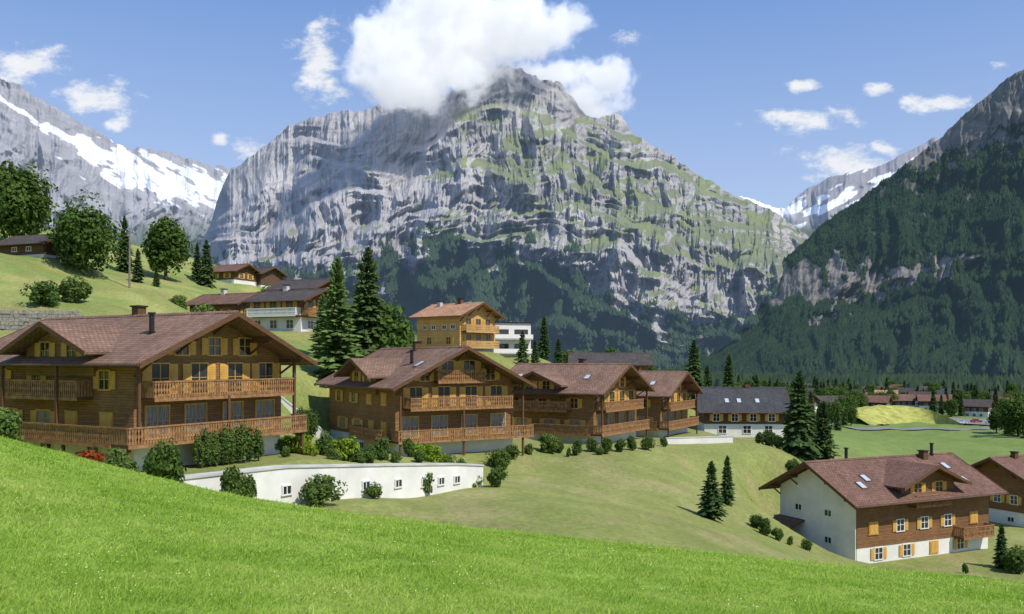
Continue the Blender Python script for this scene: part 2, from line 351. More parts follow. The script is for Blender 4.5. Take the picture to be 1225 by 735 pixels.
chalet('chalet', 'large brown timber chalet with two carved balconies, nearest and furthest left', C(160, 55), 60, 12.6, 18, -7.0, f1=1.9, he=7.1, s=.45, of=2.3,
       front=[(2.0, 'doorc', (-4.6, -1.6, 1.6, 4.6)), (4.75, 'doors', (-4.4, -1.3, 1.8, 4.7)), (7.3, 'shut', (-2.7, 0, 2.7)), (.1, 'plain', (-4, -1, 2))],
       left=[(2.4, 'closed', (2.6, 6.2)), (2.4, 'twin', (9.2, 13)), (5.1, 'shut', (2.8, 10, 14)), (.3, 'plain', (4, 9, 14))],
       balc=[('F', -7.9, 7.3, 1.85, 1.6, (1, 1)), ('L', 0, 17, 1.85, 1.6, (0, 1)), ('F', -5.9, 6.3, 4.6, 1.4, (1, 1)), ('L', 4, 13, 4.6, 1.1, (1, 1))],
       posts=[(-7.0, -1.4, 1.9, 6.8), (6.2, -1.4, 1.9, 6.9), (0, -1.4, 1.9, 4.6), (-7.5, 6, 1.9, 6.6), (-7.5, 12, 1.9, 6.6), (-7.7, -1.4, -.5, 1.7), (-7.7, 5, -.5, 1.7), (-7.7, 11, -.5, 1.7), (0, -1.4, -.5, 1.7), (7, -1.4, -.5, 1.7)],
       dormers=[(-1, 7.2, 3.6, 9.2, .25)], chimneys=[(-3.2, 2.3, 'pipe'), (.3, 8.2, 'd')], skylights=[(-3.5, 15)])
chalet('chalet', 'brown timber chalet with pale skylights, second from the left in the row of four', C(473, 85), 33, 13.5, 17, -9.4, f1=1.6, he=7.1, s=.49, of=2.3,
       front=[(1.8, 'doorc', (-5.2, -2, 1.4, 4.8)), (4.7, 'doors', (-4.6, -1.5, 1.6, 4.6)), (7.3, 'doors', (-1.1, 1.4)), (7.3, 'shut', (-3.6, 3.9))],
       left=[(2.0, 'closed', (2.5, 5.5)), (2.0, 'twin', (9, 13)), (4.9, 'closed', (2.5, 6)), (4.9, 'shut', (10, 14)), (.2, 'small', (4, 8))],
       balc=[('F', -7.2, 8.2, 1.6, 1.6, (1, 1)), ('L', 0, 8, 1.6, 1.4, (0, 1)), ('F', -5.8, 5.8, 4.65, 1.4, (1, 1)), ('F', -2.6, 2.8, 7.25, .9, (1, 1))],
       posts=[(-6.9, -1.4, -.5, 6.9), (7.0, -1.4, -.5, 6.9), (0, -1.4, -.5, 4.5)],
       dormers=[(-1, 7.2, 3.3, 9.3, .3)], chimneys=[(-3.4, 3.2, 'pipe'), (-.4, 8, 'd')], skylights=[(-4.6, 11.8), (-3.3, 14.5), (-5.2, 14.2), (-3.6, 1.2)])
chalet('chalet', 'brown timber chalet with small dormer, third from the left in the row of four', C(710, 106), 58, 12.5, 13.5, -10.3, f1=1.4, he=6.6, s=.46,
       front=[(1.6, 'doorc', (-4.6, -1.6, 1.6, 4.6)), (4.3, 'doors', (-4.2, -1.3, 1.6, 4.4)), (6.8, 'shut', (-1.7, 1.7))],
       left=[(1.8, 'twin', (2.5, 6, 10)), (4.4, 'shut', (2.6, 7, 11))],
       balc=[('F', -7, 7, 1.4, 1.5, (1, 1)), ('L', 0, 8, 1.4, 1.4, (0, 1)), ('F', -5.6, 5.6, 4.15, 1.3, (1, 1)), ('L', 3, 12, 4.15, 1.2, (1, 1))],
       posts=[(-6.6, -1.3, -.5, 6.4), (6.6, -1.3, -.5, 6.4)], dormers=[(-1, 7.5, 3.0, 8.6, .3)], chimneys=[(.5, 5, 'd')], skylights=[(-3.6, 2.2), (-3.6, 12)])
chalet('chalet', 'small looking brown timber chalet at the right end of the row of four', C(790, 126), 60, 12, 12, -11.1, f1=1.3, he=6.3, s=.46,
       front=[(1.5, 'doorc', (-4.2, -1.4, 1.4, 4.2)), (4.1, 'doors', (-4, -1.3, 1.4, 4)), (6.4, 'shut', (-1.5, 1.5))],
       left=[(1.7, 'twin', (2.5, 6)), (4.2, 'shut', (2.6, 7))],
       balc=[('F', -6.6, 6.6, 1.3, 1.5, (1, 1)), ('L', 0, 6, 1.3, 1.4, (0, 1)), ('F', -5.4, 5.4, 3.95, 1.3, (1, 1))],
       posts=[(-6.3, -1.3, -.5, 6.0), (6.3, -1.3, -.5, 6.0)], chimneys=[(.5, 6, 'd')], dormers=[(-1, 7.2, 2.4, 8.1, .2)], skylights=[(-3.8, 2)])
chalet('chalet', 'orange wooden house with pale terracotta roof behind the row of brown chalets', C(550, 150), 52, 9.5, 10, 1.4, f1=.6, he=6.2, s=.42, oe=1.1, wall='orange', roof='tilel', of=1.4,
       front=[(1.0, 'doors', (-2.6, 0, 2.6)), (3.6, 'doors', (-2.6, 0, 2.6))], left=[(3.8, 'small', (1.5, 3.5, 6, 8)), (1.2, 'shut', (2.5, 7))],
       balc=[('F', -4.4, 4.4, 3.4, 1.2, (1, 1), 'orange'), ('F', -4.4, 4.4, .7, 1.2, (1, 1), 'orange')], chimneys=[(0, 4, 'd'), (-1, 8, 'c')])
chalet('chalet', 'dark grey roofed house with white lower storey and timber upper floor beside tall spruces', C(938, 146), 86, 10.5, 13, -12.9, f1=2.2, he=4.6, s=.62, oe=1., of=1.4, roof='tileg', wall='timber3',
       front=[(2.9, 'shut', (-2.5, 2.5)), (5.2, 'shut', (0,)), (.6, 'plain', (-2, 2))], left=[(2.7, 'shutw', (2, 5, 8, 11)), (.7, 'plain', (2.5, 6, 10)), ],
       chimneys=[(.0, 5, 'd')], skylights=[(-3.5, 4), (-3.5, 7), (-3.5, 9)])
hg = chalet('chalet', 'chalet with white left gable and brown tiled roof, alone at lower right', C(1025, 89), -65, 11, 19.5, -20.7, f1=1.7, he=6.8, s=.52, oe=1.5, of=1.7, cside='R', wall='timber2', roof='tileb',
       front=[(.5, 'small', (-1,)), ], right=[(3.0, 'closed', (2.2, 17)), (3.0, 'shutw', (6.0, 9.5, 13)), (.35, 'shutw', (3, 7, 15)), (.3, 'closed', (11,)), ],
       balc=[('R', 14.0, 18.8, 1.8, 1.2, (1, 1)), ('R', 7.2, 12.4, 5.6, 1.0, (1, 1))], dormers=[(1, 9.8, 3.9, 9.5, .25), (-1, 8.8, 2.2, 8.9, 0)], chimneys=[(.6, 15.2, 'd'), (-.3, 4.5, 'pipe'), (.2, 17, 'pipe')], skylights=[(4.2, 2.0), (3.2, 3.6), (2.2, 16.8), (4.6, 16.8)], foundz=-3)
MB().prism([(-5.42, -.12, -1.5), (5.42, -.12, -1.5), (5.42, -.12, 6.75), (0, -.12, 9.45), (-5.42, -.12, 6.75)], (0, .115, 0)).build('gable_wall', MT['plaster'], hg)
for x, z in ((-2.5, 4.4), (1.8, 4.4), (1.8, 1.6)): window(hg, 'F', 11, 20, x, z, 'small', .12)
MB().prism([(-5.6, -.1, 3.3), (-1.6, -.1, 3.3), (-1.6, -2.0, 2.6), (-5.6, -2.0, 2.6)], (0, 0, .15)).build('porch_roof', MT['tileb'], hg)
for xx in (-5.5, -1.85): MB().box(xx, xx+.15, -1.9, -1.75, -1, 2.6).build('porch_post', MT['dark'], hg)
chalet('chalet', 'brown roofed chalet cut off by the right edge, behind the white gabled one', C(1236, 120), -65, 10.5, 19, -23.0, f1=1.9, he=6.5, s=.48, oe=1.5, of=1.7, cside='R', roof='tileb', wall='timber2',
       front=[(3, 'shutw', (-2.5, 0, 2.5)), (.5, 'small', (-2, 2))], right=[(3, 'shut', (3, 7, 11))], chimneys=[(.4, 3, 'd')], skylights=[(-3, 3), (3, 4)])
# hillside houses upper left
chalet('chalet', 'wide hillside chalet with white lower floor and long balcony, above the leftmost chalet', C(360, 130), 66, 8.5, 9, 4.2, f1=2.0, he=4.6, s=.36, oe=1.1, of=1.4, roof='tiled', wall='timber2',
       front=[(2.7, 'doors', (-2.2, 2.2)), (.3, 'plain', (-2, 2))], left=[(2.7, 'doors', (2, 5, 8)), (.4, 'plain', (2, 5, 8))], balc=[('L', 0, 9, 2.3, 1.3, (1, 1), 'white'), ('F', -4.2, 4.2, 2.3, 1.3, (1, 1), 'rail')], chimneys=[(0, 6, 'c')])
chalet('chalet', 'hillside chalet with faded reddish roof half hidden by a round bush', C(282, 140), 66, 8, 9.5, 4.9, f1=1.4, he=4.0, s=.4, oe=.9, of=1.2, roof='tileb', wall='timber2',
       front=[(1.9, 'shut', (-2, 2))], left=[(1.9, 'shut', (2, 5, 8))], balc=[('L', 0, 9, 1.5, 1., (1, 1))], chimneys=[(0, 6, 'c')])
chalet('barn', 'dark wooden barn with nearly black roof, highest behind the wide hillside chalet', C(374, 152), 66, 8, 8.5, 8.9, f1=.6, he=3.4, s=.4, oe=1.0, of=1.2, roof='tiled', found='stone', wall='timber3',
       left=[(1.2, 'small', (3, 6))], front=[(1.2, 'shut', (-2, 2))], cat='barn')
chalet('barn', 'small old brown farmhouse up the slope beside the dark round tree', C(280, 205), 66, 8, 8, 17.6, f1=.9, he=2.9, s=.42, oe=.9, of=1.1, roof='tileb', wall='timber3',
       left=[(1.3, 'shut', (2, 5.5))], front=[(1.3, 'shut', (-1.5, 1.5))], cat='farmhouse')
chalet('barn', 'small dark brown hut on the slope right of the old farmhouse', C(312, 212), 62, 7.5, 6, 17.2, f1=.6, he=3.4, s=.42, oe=.9, of=1., roof='tiled', wall='timber3', left=[(1.2, 'small', (2.5,))], cat='hut')
chalet('barn', 'weathered barn under tall trees at the left edge of the hillside', C(52, 138), 70, 8, 10, 16.0, f1=.4, he=2.2, s=.42, oe=.9, of=1., roof='tiled', wall='timber3', left=[(1.0, 'small', (3, 6))], cat='barn')
chalet('lodge', 'long building showing only its broad brown roof behind the third chalet', C(775, 178), 84, 12, 15, -6.0, f1=1, he=5.0, s=.34, oe=1., of=1., roof='tiled', left=[(1.5, 'plain', (3, 7, 11))], cat='house')
# white modern block
r = empty('apartment_block', (*C(612, 172), .4), math.radians(20), 'white modern block with stacked balconies beside the orange house', 'apartment block')
MB().box(-4, 4, 0, 8, -2, 6.6).build('wall', MT['plaster'], r); MB().box(-4.3, 4.3, -.3, 8.3, 6.6, 6.85).build('roof', MT['metal'], r)
for z in (.9, 3.7):
    for x in (-2, 2): window(r, 'F', 8, 8, x, z, 'wide')
    for y in (2, 6): window(r, 'L', 8, 8, y, z, 'plain')
    b = MB().box(-4, 4, -1.2, -.01, z-.3, z-.1).build('balcony', MT['concrete'], r); MB().box(-4, 4, -1.25, -1.15, z-.1, z+.7).build('railing', MT['white'], b)
PADS.append((r.location.x, r.location.y+4, 5, 10, .4))
# far valley houses
vh = [(1182, 425, 'tiled', 'white walled house with grey roof standing alone near the parked cars'), (1003, 470, 'tiled', 'dark roofed valley house left of the yellow bank'), (1036, 500, 'tileb', 'red brown roofed valley house just left of the yellow bank'),
      (955, 600, 'tiled', 'small distant dark roofed house above the twin spruces'), (1072, 560, 'tilel', 'distant house with orange roof beyond the yellow bank'), (1110, 540, 'tiled', 'distant grey roofed house above the parking area'), (905, 480, 'tileb', 'distant brown house right of the dark slate roofed house'), (1218, 500, 'tileb', 'distant brown house at the right edge of the valley')]
vg = [(930, 430), (1020, 620), (1048, 660), (1090, 640), (1140, 600), (1160, 520), (1195, 620), (975, 520), (1130, 470), (990, 680), (945, 700), (1060, 440), (1015, 400), (960, 380), (1095, 480), (1205, 560), (1030, 560), (1075, 700), (1120, 680), (1150, 640), (1005, 580), (965, 640)]
for i, (px, Y, rm, lb) in enumerate(vh+[(a, b, ['tiled', 'tileg', 'tileb'][i % 3], None) for i, (a, b) in enumerate(vg)]):
    x, y = C(px, Y); z = H(x, y)
    chalet('valley_house', lb or 'small dark roofed house of the valley village among trees', (x, y), random.uniform(30, 95), 10, 12, z, f1=2.8, he=5.6, s=.55, oe=1., of=1.2, roof=rm, wall='timber3', purl=False, left=[(3, 'plain', (3, 6, 9)), (.6, 'plain', (3, 6, 9))], front=[(3, 'plain', (-3, 0, 3))], group=None if lb else 'houses of the valley village')

# ---------------------------------------------------------------- ground
def build_ground():
    nr, nc = 520, 520
    yy = np.concatenate([np.linspace(-25, 4, 12, endpoint=False), 4*np.exp(np.linspace(0, math.log(1700/4), nr-12))])
    uu = np.linspace(-1.0, 1.0, nc); Y = np.repeat(yy[:, None], nc, 1); X = uu[None]*(np.maximum(Y, 0)+26)
    Z, d = H2(X, Y)
    fore = np.array([.34, .46, .09]); lawn = np.array([.30, .33, .10]); hill = np.array([.42, .42, .14]); val = np.array([.23, .31, .085]); wood = np.array([.05, .08, .035])
    c = np.ones(X.shape+(3,))*lawn
    u = X/np.maximum(Y, 1)
    def mixin(w, col): nonlocal c; c = c*(1-w[..., None])+col*w[..., None]
    mixin(sstep(-.05, .35, fbm(X/11, Y/16, 4, 91))*.6, np.array([.25, .31, .08])); mixin(sstep(.0, .35, fbm(X/6, Y/9, 5, 92))*.65, np.array([.40, .36, .16]))
    mixin(sstep(.2, .7, np.sin((X*.5+Y*.86)*1.7+fbm(X/9, Y/9, 2, 98)*3))*.22*sstep(60, 75, Y), np.array([.38, .37, .14]))
    mixin(sstep(75, 110, Y)*sstep(-.05, -.25, u)*sstep(-.2, .3, fbm(X/20, Y/20, 3, 3)+.15), hill)
    mixin(sstep(75, 110, Y)*sstep(-.05, -.25, u)*sstep(-.1, .3, fbm(X/9, Y/14, 4, 9))*.85, np.array([.24, .34, .085]))
    mixin(sstep(140, 190, Y)*sstep(.2, .3, u), val)
    mixin(sstep(400, 470, Y)*sstep(-.2, .1, fbm(X/50, Y/60, 3, 13)+.15), wood)
    mixin(sstep(220, 330, Y)*sstep(.33, .25, u), wood)
    mixin(sstep(-2.5, 1.5, d+fbm(X/4, Y/4, 4, 95)*2), fore)
    mo = fbm(X/3.5, Y/3.5, 4, 17)
    c = c*(1+.22*mo[..., None])*(1+.15*fbm(X/30, Y/30, 2, 30)[..., None])
    g = gridmesh('ground', X, Y, Z, attrmat('meadow_ground', nscale=2.2, nvar=.4, bst=.6, bdist=.18, second=9.), c); tag(g, kind='structure')
build_ground()
bs = MB().box(-14000, 14000, -3000, 16000, -60, -45).build('ground', mk('valley_floor', (.06, .09, .03), var=.3, sc=.01)); tag(bs, kind='structure')

def strip(name, pts, w, mat, dz=.06):
    m = MB(); L_ = []; P_ = []
    for i in range(len(pts)-1):
        for k in range(12): t = k/12; P_.append((pts[i][0]*(1-t)+pts[i+1][0]*t, pts[i][1]*(1-t)+pts[i+1][1]*t))
    P_.append(pts[-1])
    for i, p in enumerate(P_):
        a = P_[max(0, i-1)]; b = P_[min(len(P_)-1, i+1)]; dx, dy = b[0]-a[0], b[1]-a[1]; l = math.hypot(dx, dy); nx, ny = -dy/l*w/2, dx/l*w/2
        for k in (-1, -.5, 0, .5, 1): L_.append((p[0]+nx*k, p[1]+ny*k, H(p[0]+nx*k, p[1]+ny*k)+dz))
    fs = [(i*5+j, i*5+j+1, i*5+j+6, i*5+j+5) for i in range(len(P_)-1) for j in range(4)]
    m.add(L_, fs); return tag(m.build(name, mat), kind='structure')
strip('road', [C(1300, 300), C(1200, 312), C(1120, 322), C(1050, 315), C(985, 318)], 7, MT['asphalt'], .35)
strip('parking_lot', [C(1300, 365), C(1125, 375)], 62, MT['asphalt'], .5)
strip('path', [C(845, 118), C(880, 128), C(905, 133)], 3, MT['concrete'], .1)
m = MB(); n = 40
for i in range(n+1):
    t = i/n; x, y = C(1022+112*t, 352+30*math.sin(t*3)); hh = 6.0*math.sin(math.pi*min(1, t*.75+.12))**.7; z = H(x, y)
    m.v += [(x, y-18, z-.3), (x, y-8, z+hh*.5), (x, y+2, z+hh), (x, y+12, z+hh), (x, y+20, z-.5)]
m.f = [(i*5+j, i*5+j+1, i*5+j+6, i*5+j+5) for i in range(n) for j in range(4)]
tag(m.build('embankment', MT['yel']), kind='structure')

# ---------------------------------------------------------------- retaining walls
def wallpt(s, d=0): return (WA[0]+wd[0]*s+wn[0]*d, WA[1]+wd[1]*s+wn[1]*d)
rw = empty('retaining_wall', (*wallpt(0), -9.), math.atan2(wd[1], wd[0]), 'long white garden retaining wall with small cellar windows below the chalets', 'retaining wall')
tp = [(-5, 2.3), (9, 2.1), (20, 1.15), (27, .5), (WL, .1)]
for nm, y0, y1, lo, hi, mt in (('wall', -.25, .25, None, 0, 'plaster'), ('coping', -.33, .7, 0.004, .13, 'concrete')):
    ss = np.linspace(-5, WL, 33); m = MB(); zt = np.interp(ss, [q[0] for q in tp], [q[1] for q in tp])
    for i, s in enumerate(ss):
        zl = -3.8 if lo is None else zt[i]+lo
        m.v += [(s, y0, zl), (s, y1, zl), (s, y1, zt[i]+hi), (s, y0, zt[i]+hi)]
    for i in range(32):
        for j in range(4): m.f.append((i*4+j, i*4+(j+1) % 4, i*4+4+(j+1) % 4, i*4+4+j))
    m.f += [(0, 1, 2, 3), (128, 131, 130, 129)]
    m.build(nm, MT[mt], rw)
w_, h_, s_, fm_, pm_, sm_ = wmesh('cellar')
for s, z in ((9.0, .45), (12.4, .2), (16.2, -.1), (19.6, -.35), (22.6, -.65), (24.6, -.75), (26.6, -.85)):
    o = link('window', fm_, rw, (s, -.27, z)); link('pane', pm_, o)
x, y = C(800, 112); z = H(x, y)
q = empty('garden_wall', (x, y, z), math.radians(15), 'low pale wall on the lawn edge below the fourth chalet', 'garden wall'); MB().box(-1, 9, 0, .3, -2, .7).build('wall', MT['plaster'], q); MB().box(-1.05, 9.05, -.05, .35, .7, .8).build('coping', MT['concrete'], q)
x, y = C(330, 92); x2, y2 = C(398, 90); z = H(x, y); z2 = H(x2, y2)
q = empty('garden_wall', (x, y, z), 0, 'low white wall crossing the slope between the first two chalets', 'garden wall')
MB().prism([(0, 0, -1.0), (x2-x, 0, z2-z-1.0), (x2-x, 0, z2-z+.5), (0, 0, .5)], (0, .3, 0)).build('wall', MT['plaster'], q); MB().prism([(-.05, -.05, .503), (x2-x+.05, -.05, z2-z+.503), (x2-x+.05, -.05, z2-z+.6), (-.05, -.05, .6)], (0, .4, 0)).build('coping', MT['concrete'], q)
x, y = C(0, 88); sw = MB(); zz = H(x, y)
for r_ in range(7):
    xx = -9+random.random()*.3
    while xx < 7:
        w = random.uniform(.35, .8); j = random.uniform(-.06, .06); sw.box(xx, xx+w-.03, j, .5+j, -.6+r_*.38, -.6+r_*.38+.35); xx += w
o = sw.build('stone_wall', MT['stone'], None, (x, y, zz), math.radians(12)); tag(o, 'rough grey dry stone wall on the slope at the left edge', 'stone wall')

# ---------------------------------------------------------------- vegetation prototypes (unit height)
def conifer_mesh(seed, R=.2, droop=.35, nw=28, nb=13, gap=.07):
    r = random.Random(seed); m = MB()
    for i in range(nw):
        h = gap+(.98-gap)*(i/(nw-1))**.93; rad = R*(1-h)**.78*(.74+.4*r.random())+.016
        if i < 2: rad *= .8
        for k in range(nb):
            a = 2*math.pi*(k+r.random()*.9)/nb; L_ = rad*(.62+.5*r.random()); dz = -L_*droop*(1-.9*h)*r.uniform(.5, 1.5)+(.4*L_ if h > .8 else 0)
            hh = h+r.uniform(-.018, .018)
            c, s = math.cos(a), math.sin(a); w = L_*.38
            def pt(t, o, zz=0): return (c*L_*t-s*o, s*L_*t+c*o, hh+dz*t*t+zz)
            for j in range(3):
                t0 = .12+.27*j; t1 = t0+.36; ww = w*(1-.25*j)*r.uniform(.8, 1.2)
                m.add([pt(t0, 0), pt(t0+.12, ww, -.02), pt(t1, ww*.15, -.006)], [(0, 1, 2)])
                m.add([pt(t0, 0), pt(t0+.12, -ww, -.02), pt(t1, -ww*.15, -.006)], [(0, 2, 1)])
            m.add([pt(.1, w*.3), pt(.1, -w*.3), pt(1, 0)], [(0, 1, 2)])
            m.add([pt(.3, 0), pt(.95, 0), pt(.6, 0, -.035)], [(0, 1, 2)])
    m.add([(0, .006, .93), (.006, -.004, .93), (-.006, -.004, .93), (0, 0, 1.02)], [(0, 1, 3), (1, 2, 3), (2, 0, 3)])
    return m
def blob_mesh(seed, rx=.42, z0=.2, z1=1., nb=26, nl=130, ls=.045):
    r = random.Random(seed); m = MB(); zc = (z0+z1)/2; hz = (z1-z0)/2
    for b in range(nb):
        while True:
            x, y, z = [r.uniform(-1, 1) for _ in range(3)]
            if .15 < x*x+y*y+z*z < 1: break
        br = r.uniform(.12, .26)*(1 if b else 1.3); cx, cy, cz = x*rx*.8, y*rx*.8, zc+z*hz*.8
        brx = br*rx/.42; brz = br*hz/.42*.9
        for l in range(nl):
            d = Vector((r.gauss(0, 1), r.gauss(0, 1), r.gauss(0, 1))).normalized(); k = r.uniform(.7, 1.15)
            p = Vector((cx+d.x*brx*k, cy+d.y*brx*k, cz+d.z*brz*k))
            nrm = (d+Vector((r.gauss(0, .5), r.gauss(0, .5), r.gauss(0, .5)+.25))).normalized()
            a = nrm.orthogonal().normalized(); a.rotate(Matrix.Rotation(r.uniform(0, 6.28), 3, nrm)); bb = nrm.cross(a); q = ls*r.uniform(.6, 1.3)
            m.add([p+a*q, p+bb*q*.7, p-a*q, p-bb*q*.7], [(0, 1, 2, 3)])
    return m
def trunk_mesh(seed, h, r0, limbs=5, z0=.25):
    r = random.Random(seed); m = MB(); m.cyl((0, 0, -.03), (0.01, 0, h*.5), r0, r0*.7, 8); m.cyl((.01, 0, h*.5), (0, .01, h), r0*.7, r0*.2, 8)
    for i in range(limbs):
        a = r.uniform(0, 6.28); z = z0+(h-z0)*r.random()*.7; m.cyl((0, 0, z), (math.cos(a)*.2, math.sin(a)*.2, z+.16), r0*.4, r0*.1, 6)
    return m
PR = {}
def proto(kind, crowns, mat, trunk): PR[kind] = ([c.mesh('crown', MT[mat]) for c in crowns], trunk.mesh('trunk', MT['bark']))
proto('conifer', [conifer_mesh(1, .25), conifer_mesh(2, .28, .45), conifer_mesh(3, .23, .3, 30)], 'con', trunk_mesh(1, .95, .014, 0))
proto('larch', [conifer_mesh(4, .28, .15, 30, 12), conifer_mesh(5, .26, .1, 30, 12)], 'conl', trunk_mesh(2, .92, .014, 0))
proto('broad', [blob_mesh(6), blob_mesh(7, .46, .15), blob_mesh(8, .38, .1)], 'dec', trunk_mesh(3, .75, .028))
proto('darkbroad', [blob_mesh(9, .40, .08, nb=44, nl=130, ls=.030), blob_mesh(10, .36, .06, nb=44, nl=130, ls=.030), blob_mesh(12, .32, .1, nb=40, nl=130, ls=.030)], 'decd', trunk_mesh(4, .75, .028))
proto('shrub', [blob_mesh(11, .5, .0, 1., 20, 110, .06), blob_mesh(13, .45, -.05, 1., 18, 110, .065), blob_mesh(14, .55, .0, .95, 20, 110, .06)], 'shr', trunk_mesh(5, .5, .03, 4, .05))
proto('column', [blob_mesh(15, .17, 0, 1., 22, 80, .035), blob_mesh(16, .2, 0, 1., 22, 80, .04)], 'shr', trunk_mesh(6, .8, .02, 2, .1))
proto('darkshrub', [blob_mesh(17, .46, .0, 1., 20, 110, .055), blob_mesh(18, .32, 0, 1., 20, 110, .05)], 'decd', trunk_mesh(7, .5, .03, 4, .05))
proto('lime', [blob_mesh(19, .8, .0, .9, 16, 100, .08)], 'lime', trunk_mesh(8, .4, .03, 4, .05))
proto('flower', [blob_mesh(20, .7, .0, .9, 16, 100, .06)], 'flo', trunk_mesh(9, .4, .03, 4, .05))
NAME = dict(conifer='spruce_tree', larch='larch_tree', broad='broadleaf_tree', darkbroad='broadleaf_tree', shrub='shrub', column='columnar_shrub', darkshrub='shrub', lime='shrub', flower='flowering_shrub')
CAT = dict(conifer='spruce', larch='larch', broad='tree', darkbroad='tree', shrub='shrub', column='shrub', darkshrub='shrub', lime='shrub', flower='shrub')
cnt = [0]
def plant(kind, px, Y, h, label, group=None, wide=1.):
    cs, tm = PR[kind]; cnt[0] += 1; i = cnt[0]
    X = C(px, Y)[0]; z = H(X, Y)-.05
    r = empty(NAME[kind], (X, Y, z), (i*2.399) % 6.28, label, CAT[kind], group); r.scale = (h*wide, h*wide, h)
    link('trunk', tm, r); link('crown', cs[i % len(cs)], r); return r
plant('darkbroad', 22, 165, 15.5, 'tall dark tree at the left edge of the hilltop')
plant('darkbroad', -25, 150, 12, 'tree half cut off by the left edge of the photograph')
plant('darkbroad', 102, 138, 11.8, 'broad dark round tree on the hill behind the wooden pole, left of it', wide=1.0)
plant('darkbroad', 66, 150, 5, 'smaller dark tree between the hilltop tree and the broad round one')
plant('darkbroad', 198, 172, 11.5, 'dense round dark tree right of the wooden pole', wide=1.1)
plant('conifer', 149, 170, 11, 'slim spruce just behind the wooden pole', wide=.8)
plant('conifer', 247, 180, 9.5, 'slim spruce right of the dense round tree')
plant('conifer', 236, 185, 8, 'spruce touching the right side of the dense round tree')
plant('conifer', 165, 155, 6, 'small spruce right of the wooden pole'); plant('conifer', 187, 150, 3.6, 'very small spruce below the dense round tree')
plant('shrub', 52, 98, 2.8, 'round green bush on the slope above the stone wall, left one'); plant('shrub', 90, 102, 2.9, 'round green bush on the slope above the stone wall, right one', wide=1.2)
plant('shrub', 244, 122, 4.2, 'large round bush in front of the hillside chalet with faded roof', wide=.9)
plant('shrub', 212, 140, 2.6, 'small bush left of the large round hillside bush'); plant('shrub', 318, 190, 4, 'bush beside the small dark hut')
plant('conifer', 440, 112, 16.4, 'tall dark spruce behind the second chalet', wide=.95)
plant('conifer', 428, 124, 10.5, 'dark spruce just left of the tallest one behind the second chalet', wide=.95)
plant('larch', 404, 106, 15.2, 'pale green larch on the slope between the first two chalets', wide=.9)
plant('larch', 386, 116, 8.5, 'shorter pale green larch left of the tall pale one')
plant('broad', 466, 114, 9.3, 'round leafy tree right of the tall dark spruce', wide=.85)
plant('shrub', 420, 102, 3.4, 'low bush at the foot of the pale larch')
for px, Y, h, lb in [(625, 160, 6.6, 'spruce in front of the white modern block'), (651, 175, 8.5, 'spruce right of the white modern block'), (640, 165, 5, 'short spruce between the two spruces by the white block'), (668, 190, 7.5, 'dark spruce above the third chalet, left of its roof ridge')]: plant('conifer', px, Y, h, lb)
for px, Y, h in [(730, 215, 8), (700, 230, 7.5), (745, 240, 7), (775, 225, 7), (800, 240, 8), (680, 240, 8), (610, 250, 6), (820, 230, 8)]: plant('darkbroad', px, Y, h, 'dark leafy tree in the belt behind the roofs of the row of chalets', 'leafy trees behind the chalet roofs')
plant('conifer', 830, 165, 12.5, 'spruce standing above the roof of the fourth chalet, left of the dark grey roofed house'); plant('conifer', 872, 210, 13, 'spruce behind the roof of the dark grey roofed house')
plant('conifer', 846, 230, 11, 'smaller spruce behind the left end of the dark grey roofed house')
plant('conifer', 956, 118, 11.8, 'tallest dark spruce right of the dark grey roofed house', wide=1.1); plant('conifer', 985, 121, 10.6, 'dark spruce right of the tallest one by the dark grey roofed house', wide=1.15)
plant('conifer', 972, 128, 8, 'spruce squeezed between the two tall dark spruces', wide=1.1); plant('conifer', 944, 124, 6, 'short spruce left of the tall dark pair')
plant('conifer', 870, 88, 4.9, 'small spruce alone on the lawn, upper of two', wide=1.0); plant('conifer', 851, 76, 5.1, 'small spruce alone on the lawn, lower of two', wide=1.2)
for px, Y, h in [(908, 126, 1.8), (920, 124, 2.2), (932, 122, 2.0), (948, 112, 1.6), (1000, 112, 2.0)]: plant('darkshrub', px, Y, h, 'dark bush along the foot of the tall spruces', 'dark bushes by the spruces')
for px, Y, h in [(905, 82, 1.3), (915, 80, 1.6), (930, 80, 1.1), (945, 80, .9), (965, 82, 1.0)]: plant('darkshrub', px, Y, h, 'low dark garden bush left of the white gable wall', 'low bushes by the white gable')
plant('conifer', 1198, 88, 4.4, 'small spruce at the right corner of the white gabled chalet', wide=1.1); plant('darkshrub', 1216, 86, 2.4, 'dark bush at the right edge beside the white gabled chalet', wide=1.1)
plant('darkshrub', 1155, 84, 1.0, 'low bush at the foot of the white gabled chalet')
plant('darkshrub', 196, 46.5, 2.8, 'dark upright shrub in front of the leftmost chalet corner', wide=.75)
plant('darkshrub', 275, 50.5, 2.4, 'dark shrub before the retaining wall, left of a pair', wide=.75); plant('darkshrub', 290, 51.5, 2.0, 'dark shrub before the retaining wall, right of a pair', wide=.8)
plant('shrub', 385, 57, 2.0, 'bushy green shrub before the white wall, left of the cellar windows'); plant('shrub', 447, 62, 1.1, 'small shrub before the white wall between two cellar windows'); plant('shrub', 509, 68, 1.8, 'green shrub before the white wall near its right end', wide=.8)
plant('darkshrub', 594, 73, 1.6, 'dark round shrub just past the right end of the white wall'); plant('lime', 562, 73.4, 1.3, 'yellow green creeping shrub spilling over the end of the white wall'); 
for px, Y, h in [(238, 57, 2.4), (247, 57.5, 2.7), (257, 58, 2.5), (267, 58.5, 2.8), (277, 59, 2.6), (288, 59.5, 2.9), (299, 60, 2.6), (309, 60.5, 2.4)]: plant('column', px, Y, h*.9, 'tall upright hedge shrub in the clipped row beside the leftmost chalet', 'hedge shrubs beside the leftmost chalet', wide=.9)
